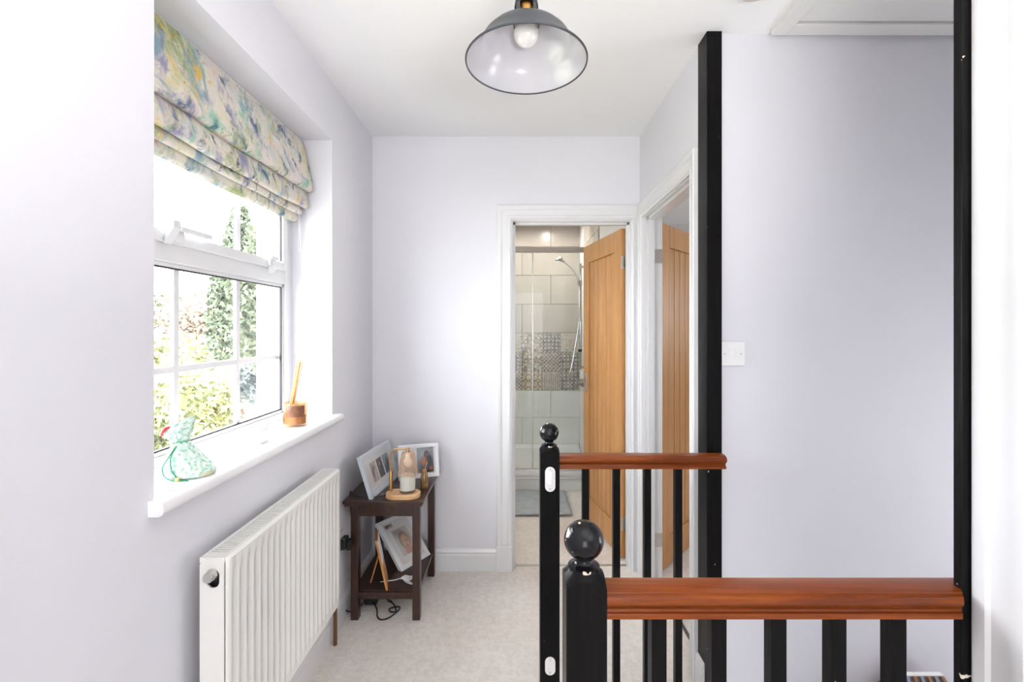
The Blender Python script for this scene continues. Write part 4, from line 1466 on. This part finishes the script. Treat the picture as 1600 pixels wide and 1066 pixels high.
jx = at(637, 770, 2.15).x
cj = thing('candle_jar', (jx, 2.150, tz + .022), 'white candle in a clear glass jar under the brass lamp', 'candle')
part('jar', MB().lathe([(0, 0), (.036, 0), (.038, .003), (.038, .098), (.0365, .098), (.0365, .006), (0, .006)], (jx, 2.150, tz + .022), 32), 'jar_glass', cj, 40)
part('wax', MB().lathe([(0, .014), (.0355, .014), (.0355, .080), (0, .078)], (jx, 2.150, tz + .022), 32), 'wax', cj, 40)
part('wick', MB().tube([(jx, 2.15, tz + .1), (jx + .001, 2.15, tz + .112)], .001, 6), 'cord_black', cj)

gx = at(663, 763, 2.27).x
gb = thing('gold_bottle', (gx, 2.270, tz), 'small gold glass bottle with a dried stem at the table edge', 'bottle')
part('body', MB().lathe([(0, 0), (.017, 0), (.0185, .003), (.0185, .066), (.015, .074), (.0085, .078)], (gx, 2.270, tz), 24), 'gold_glass', gb, 40)
part('neck', MB().lathe([(.0085, .076), (.011, .078), (.011, .090), (.0085, .092), (.006, .09)], (gx, 2.270, tz), 20), 'brass', gb, 40)
part('stem', MB().tube(smooth_path([(gx, 2.27, tz + .03), (gx + .003, 2.272, tz + .09), (gx + .014, 2.276, tz + .128)], 5), .0016, 6), 'bead_wood', gb, 60)

# black cord heap and adapter under the table
ad = thing('power_adapter', (-.70, 2.21, 0), 'black power adapter with tangled cord under the side table', 'cable')
part('adapter', MB().box(-.745, -.685, 2.235, 2.275, .004, .045, .005), 'cord_black', ad)
loop = [(-.70, 2.235, .02), (-.672, 2.20, .006), (-.655, 2.15, .005), (-.63, 2.125, .005), (-.60, 2.135, .005), (-.575, 2.17, .006), (-.562, 2.205, .008), (-.575, 2.215, .010), (-.61, 2.20, .010), (-.60, 2.18, .008), (-.575, 2.178, .010), (-.59, 2.21, .02), (-.625, 2.25, .02), (-.645, 2.235, .05), (-.64, 2.225, .07), (-.625, 2.23, .03), (-.615, 2.26, .006), (-.66, 2.29, .006), (-.73, 2.28, .006)]
part('cord', MB().tube(smooth_path(loop, 7), .0034, 7), 'cord_black', ad, 60)
part('cord', MB().tube(smooth_path([(-.745, 2.25, .02), (-.765, 2.20, .008), (-.785, 2.16, .02), (-.79, 2.12, .05)], 6), .003, 7), 'cord_black', ad, 60)

# ------------------------------------------------------------------ on the sill
ZS = .983
# drawstring pouch
pd = 1.185
pouch = thing('drawstring_pouch', (-.845, pd, ZS), 'mint green drawstring pouch with red lining slumped on the sill', 'pouch')
k_ = pd / F


def P2(px, py, back=0.0):
    return Vector(((px - 806) * k_, pd + back, CZ - (py - 514) * k_))


rings_ = []
spec = [(300, 742, 31, 1, 26, 0), (299, 739.5, 35, 2, 30, .5), (297, 732, 35, 3, 31, 1.5), (292, 721, 30, 5, 27, 2.5), (287, 709, 23, 4, 21, 3.5), (283, 698, 13, 0, 13, 4.5), (282, 692, 9.5, -2, 9.5, 5),
        (282, 686, 12, -4, 12, 5), (281, 677, 18, -10, 16, 4), (280, 669, 22, -15, 18, 3), (279, 666, 21.5, -15, 17, 3)]
rp_ = random.Random(5)
NS = 28
wr_ = [rp_.uniform(-1, 1) for _ in range(NS)]
for j, (cx, cy, hw, tilt, hd_, cr) in enumerate(spec):
    ring = []
    for i in range(NS):
        a = 2 * math.pi * i / NS
        s = 1 + .03 * cr * wr_[i] + .02 * math.sin(3 * a + j)
        ring.append(P2(cx + hw * s * math.cos(a), cy + tilt * math.cos(a) + (0 if j < 2 else 1.2 * wr_[(i + 3) % NS] * min(1, j / 3)), hd_ * s * math.sin(a) * k_))
    rings_.append(ring)
zmin = min(p.z for r in rings_ for p in r)
for r in rings_:
    for p in r:
        p.z += ZS + .001 - zmin
body = part('cloth_bag', MB().rings(rings_, False).add([tuple(p) for p in rings_[0]], [tuple(range(NS))]), 'pouch_cloth', pouch, 70)
md = body.modifiers.new('round', 'SUBSURF')
md.levels = md.render_levels = 1
hem = [rings_[-1][i] for i in range(NS)]
hem_l = [hem[i % NS] + Vector((-.002, 0, .002)) for i in range(8, 22)]
part('red_lining', MB().tube(hem_l, [.002] + [.0052 if i % 3 else .0035 for i in range(len(hem_l) - 2)] + [.002], 8), 'red_satin', pouch, 60)
inner = [[p * .98 + sum(hem, Vector()) / NS * .02 for p in hem], [sum(hem, Vector()) / NS * .9 + p * .1 + Vector((.012, 0, -.018)) for p in hem]]
part('inner_lining', MB().rings(inner, False), 'red_satin', pouch, 60)
neck = rings_[6]
part('drawcord', MB().tube([p + (p - sum(neck, Vector()) / NS) * .08 for p in neck + [neck[0]]], .0016, 6, False), 'green_cord', pouch, 60)
fz = -.052
c1_ = smooth_path([P2(285, 694, -.022), P2(284, 706, -.042), P2(278, 722, fz), P2(281, 735, fz), P2(291, 740.5, fz), P2(300, 740.8, fz)], 6)
c2_ = smooth_path([P2(286, 694, -.022), P2(286, 708, -.042), P2(291, 724, fz), P2(297, 734, fz), P2(301, 740.8, fz), P2(312, 740.8, fz), P2(316, 741, fz)], 6)
part('drawcord', MB().tube(c1_, .0015, 6), 'green_cord', pouch, 60)
part('drawcord', MB().tube(c2_, .0015, 6), 'green_cord', pouch, 60)
bdp = P2(300, 739.5, fz)
part('bead', MB().lathe([(0, -.005), (.0042, -.0035), (.0055, 0), (.0042, .0035), (0, .005)], tuple(bdp), 16), 'bead_wood', pouch, 60)

# white tealight block
bw_ = at(393, 690, 1.51)
wb_ = thing('tealight_block', (bw_.x, bw_.y, ZS), 'small white tealight block at the middle of the sill', 'candle holder')
part('block', MB().box(bw_.x - .042, bw_.x + .040, 1.488, 1.548, ZS, ZS + .050, .004), 'sill_white', wb_)
part('tealight', MB().lathe([(0, .050), (.018, .050), (.018, .054), (0, .053)], (bw_.x, 1.518, ZS), 20), 'wax', wb_, 30)

# reed diffuser
dx, dy = -.866, 1.785
rf = thing('reed_diffuser', (dx, dy, ZS), 'amber glass reed diffuser with wooden sticks at the far end of the sill', 'diffuser')
part('glass', MB().lathe([(0, 0), (.039, 0), (.0425, .004), (.0425, .092), (.0405, .092), (.0405, .010), (0, .010)], (dx, dy, ZS), 36), 'amber_glass', rf, 40)
part('oil', MB().lathe([(0, .011), (.0395, .011), (.0395, .045), (0, .045)], (dx, dy, ZS), 36), 'amber_fluid', rf, 40)
part('label_band', MB().lathe([(.0428, .040), (.0430, .041), (.0430, .082), (.0428, .083)], (dx, dy, ZS), 16, -2.0, -.25), 'brown_label', rf, 40)
part('label_band', MB().lathe([(.0428, .012), (.0430, .013), (.0430, .052), (.0428, .053)], (dx, dy, ZS), 16, -3.0, -2.3), 'brown_label', rf, 40)
tipc = at(469, 563, 1.80)
for k in range(6):
    b0 = Vector((dx - .030 + .002 * k, dy - .004 + .002 * (k % 3), ZS + .015))
    t0 = tipc + Vector((.003 * (k - 2.5), .006 * (k % 3 - 1), -.012 * (k % 2) + .002 * k))
    part('reed_stick', MB().tube([b0, t0], .0019, 6), 'reed', rf)

# ------------------------------------------------------------------ little house ornament down by the stairwell wall
lg_ = MB().box(1.15, 1.95, 1.42, YG, -.30, -.12, .004)
struct('trim_6', lg_, 'gloss_white', 'white boxed ledge along the stairwell wall, low behind the balusters', 'ledge')
ho = thing('house_ornament', (1.40, 1.58, -.12), 'small brown wooden house ornament low against the stairwell wall', 'ornament')
hx = 1.40
rz = .158
part('walls', MB().box(hx - .10, hx + .10, 1.53, 1.63, -.12, .06), 'brown_roof', ho)
hl, hr_ = hx - .082, hx + .082


def roof_pt(u, v, o=0.0):
    x = hl - .035 * v + (hr_ - hl + .07 * v) * u
    return Vector((x, 1.585 - .075 * v - o, rz - .115 * v + o * .6))


rfm = MB().rings([[roof_pt(0, 0), roof_pt(1, 0), roof_pt(1, 1), roof_pt(0, 1)], [roof_pt(0, 0, .006), roof_pt(1, 0, .006), roof_pt(1, 1, .006), roof_pt(0, 1, .006)]])
part('roof', rfm, 'brown_roof', ho)
bkm = MB().rings([[Vector((p.x, 2 * 1.585 - p.y, p.z)) for p in (roof_pt(0, 0), roof_pt(1, 0), roof_pt(1, 1), roof_pt(0, 1))], [Vector((p.x, 2 * 1.585 - p.y, p.z)) for p in (roof_pt(0, 0, .006), roof_pt(1, 0, .006), roof_pt(1, 1, .006), roof_pt(0, 1, .006))]])
part('roof', bkm, 'brown_roof', ho)
part('ridge', MB().box(hl - .002, hr_ + .002, 1.577, 1.593, rz - .002, rz + .004), 'plastic_white', ho)
for k in range(7):
    u = .06 + k * .145
    a, b = roof_pt(u, .02, .006), roof_pt(u + .05, .30, .006)
    cnr = [roof_pt(u, .03, .007), roof_pt(u + .055, .03, .007), roof_pt(u + .055, .28, .007), roof_pt(u, .28, .007)]
    part('shingle', MB().rings([cnr, [p + Vector((0, -.003, .002)) for p in cnr]]), 'blue_shutter' if k % 2 else 'brown_shingle', ho)
dm = roof_pt(.62, .55, 0)
part('dormer', MB().prism([(dm.x - .014, dm.z - .03), (dm.x + .014, dm.z - .03), (dm.x + .014, dm.z + .012), (dm.x, dm.z + .028), (dm.x - .014, dm.z + .012)], 'y', dm.y - .03, dm.y + .02), 'roof_pink', ho)

# ------------------------------------------------------------------ the garden outside
GZ = -2.8
gd = MB().grid(lambda u, v: (-60 + 58.5 * u, -10 + 80 * v, GZ + .15 * math.sin(u * 7) * math.sin(v * 9) + 2.0 * max(0, (.55 - u))), 24, 24)
struct('garden_lawn', gd, 'lawn', 'sunlit lawn below the window', 'lawn', 60)


def foliage(mb, c, rad, n, s, rg, cone=False):
    for _ in range(n):
        while True:
            p = Vector((rg.uniform(-1, 1), rg.uniform(-1, 1), rg.uniform(-1, 1)))
            if .25 < p.length <= 1:
                break
        if cone:
            p.x *= (1 - (p.z + 1) * .42)
            p.y *= (1 - (p.z + 1) * .42)
        q = Vector((c[0] + p.x * rad[0], c[1] + p.y * rad[1], c[2] + p.z * rad[2]))
        a = Vector((rg.gauss(0, 1), rg.gauss(0, 1), rg.gauss(0, 1))).normalized()
        b = a.cross(Vector((rg.gauss(0, 1), rg.gauss(0, 1), rg.gauss(0, 1)))).normalized()
        t = s * rg.uniform(.6, 1.3)
        mb.add([q - a * t, q + b * t * .5, q + a * t, q - b * t * .5], [(0, 1, 2, 3)])


def plant(name, px, d, ztop, zlow, rx, n, s, leafm, label, cat, group, seed, trunk=True, cone=False):
    rg = random.Random(seed)
    x = (px - 806) * d / F
    root = thing(name, (x, d, GZ), label, cat, group)
    c = (0, 0, (ztop + zlow) / 2 - GZ)
    mb = MB()
    if cone:
        foliage(mb, c, (rx, rx, (ztop - zlow) / 2), n, s, rg, True)
    else:
        for k in range(7):
            cc = (rg.uniform(-.5, .5) * rx, rg.uniform(-.5, .5) * rx, c[2] + rg.uniform(-.45, .5) * (ztop - zlow) / 2)
            foliage(mb, cc, (rx * .6, rx * .6, (ztop - zlow) / 2 * .55), n // 7, s, rg)
    part('foliage', mb, leafm, root, 0, True)['kind'] = 'stuff'
    tm = MB().tube([(0, 0, -.1), (.05, .03, (zlow - GZ) * .6), (0, 0, c[2])], [.14, .11, .04], 8)
    part('trunk', tm, 'bark', root, 60, True)
    return root


G1 = 'trees beyond the window'
G2 = 'shrubs beyond the window'
plant('conifer_tree', 376, 18, 6.8, -.4, 1.75, 6500, .13, 'leaf_dark', 'dark green conifer filling the middle of the window view', 'tree', G1, 1, cone=True)
plant('broadleaf_tree', 414, 12.6, 4.9, -.8, 1.1, 4500, .11, 'leaf_green', 'mid-green tree at the window view edge nearest the diffuser', 'tree', G1, 2)
plant('rust_tree', 306, 32, 4.4, 0, 3.2, 2600, .2, 'leaf_rust', 'pale rusty-leaved tree far across the garden', 'tree', G1, 3)
plant('broadleaf_tree', 235, 46, 5.8, .8, 5.0, 1200, .3, 'leaf_green', 'hazy green tree far off at the window edge nearest the blind', 'tree', G1, 4)
plant('garden_shrub', 255, 9.0, .62, -1.7, 1.0, 1900, .09, 'leaf_yellow', 'yellow-green shrub behind the mint pouch', 'shrub', G2, 5)
plant('garden_shrub', 304, 11.6, .48, -1.6, 1.0, 1900, .09, 'leaf_yellow', 'broad yellow-green shrub in the lower middle pane', 'shrub', G2, 6)
plant('garden_shrub', 402, 14.5, .4, -1.2, .9, 1400, .11, 'leaf_grey', 'blue-grey shrub low in the pane nearest the diffuser', 'shrub', G2, 7)
plant('garden_shrub', 345, 15.5, -.8, -2.4, 1.1, 1200, .10, 'leaf_rust', 'low rust-tinted shrub under the brown fence post', 'shrub', G2, 8)
hg = MB()
rg = random.Random(9)
for k in range(9):
    foliage(hg, (-28 + 2.6 * k, 24, .1), (1.7, .8, 1.1), 260, .2, rg)
o = single('clipped_hedge', hg, 'leaf_yellow', 'long yellow-green hedge across the far side of the lawn', 'hedge', kind='stuff')
fp = at(356, 590, 13.4)
single('fence_post', MB().box(fp.x - .10, fp.x + .10, 13.3, 13.5, GZ, at(356, 572, 13.4).z, .02), 'fence_timber', 'brown timber post between the garden shrubs', 'post')
single('garden_path', MB().box(-14, -4.2, 8.0, 9.2, GZ, GZ + .25), 'gravel', 'pale gravel path beneath the shrubs', 'path', kind='structure')
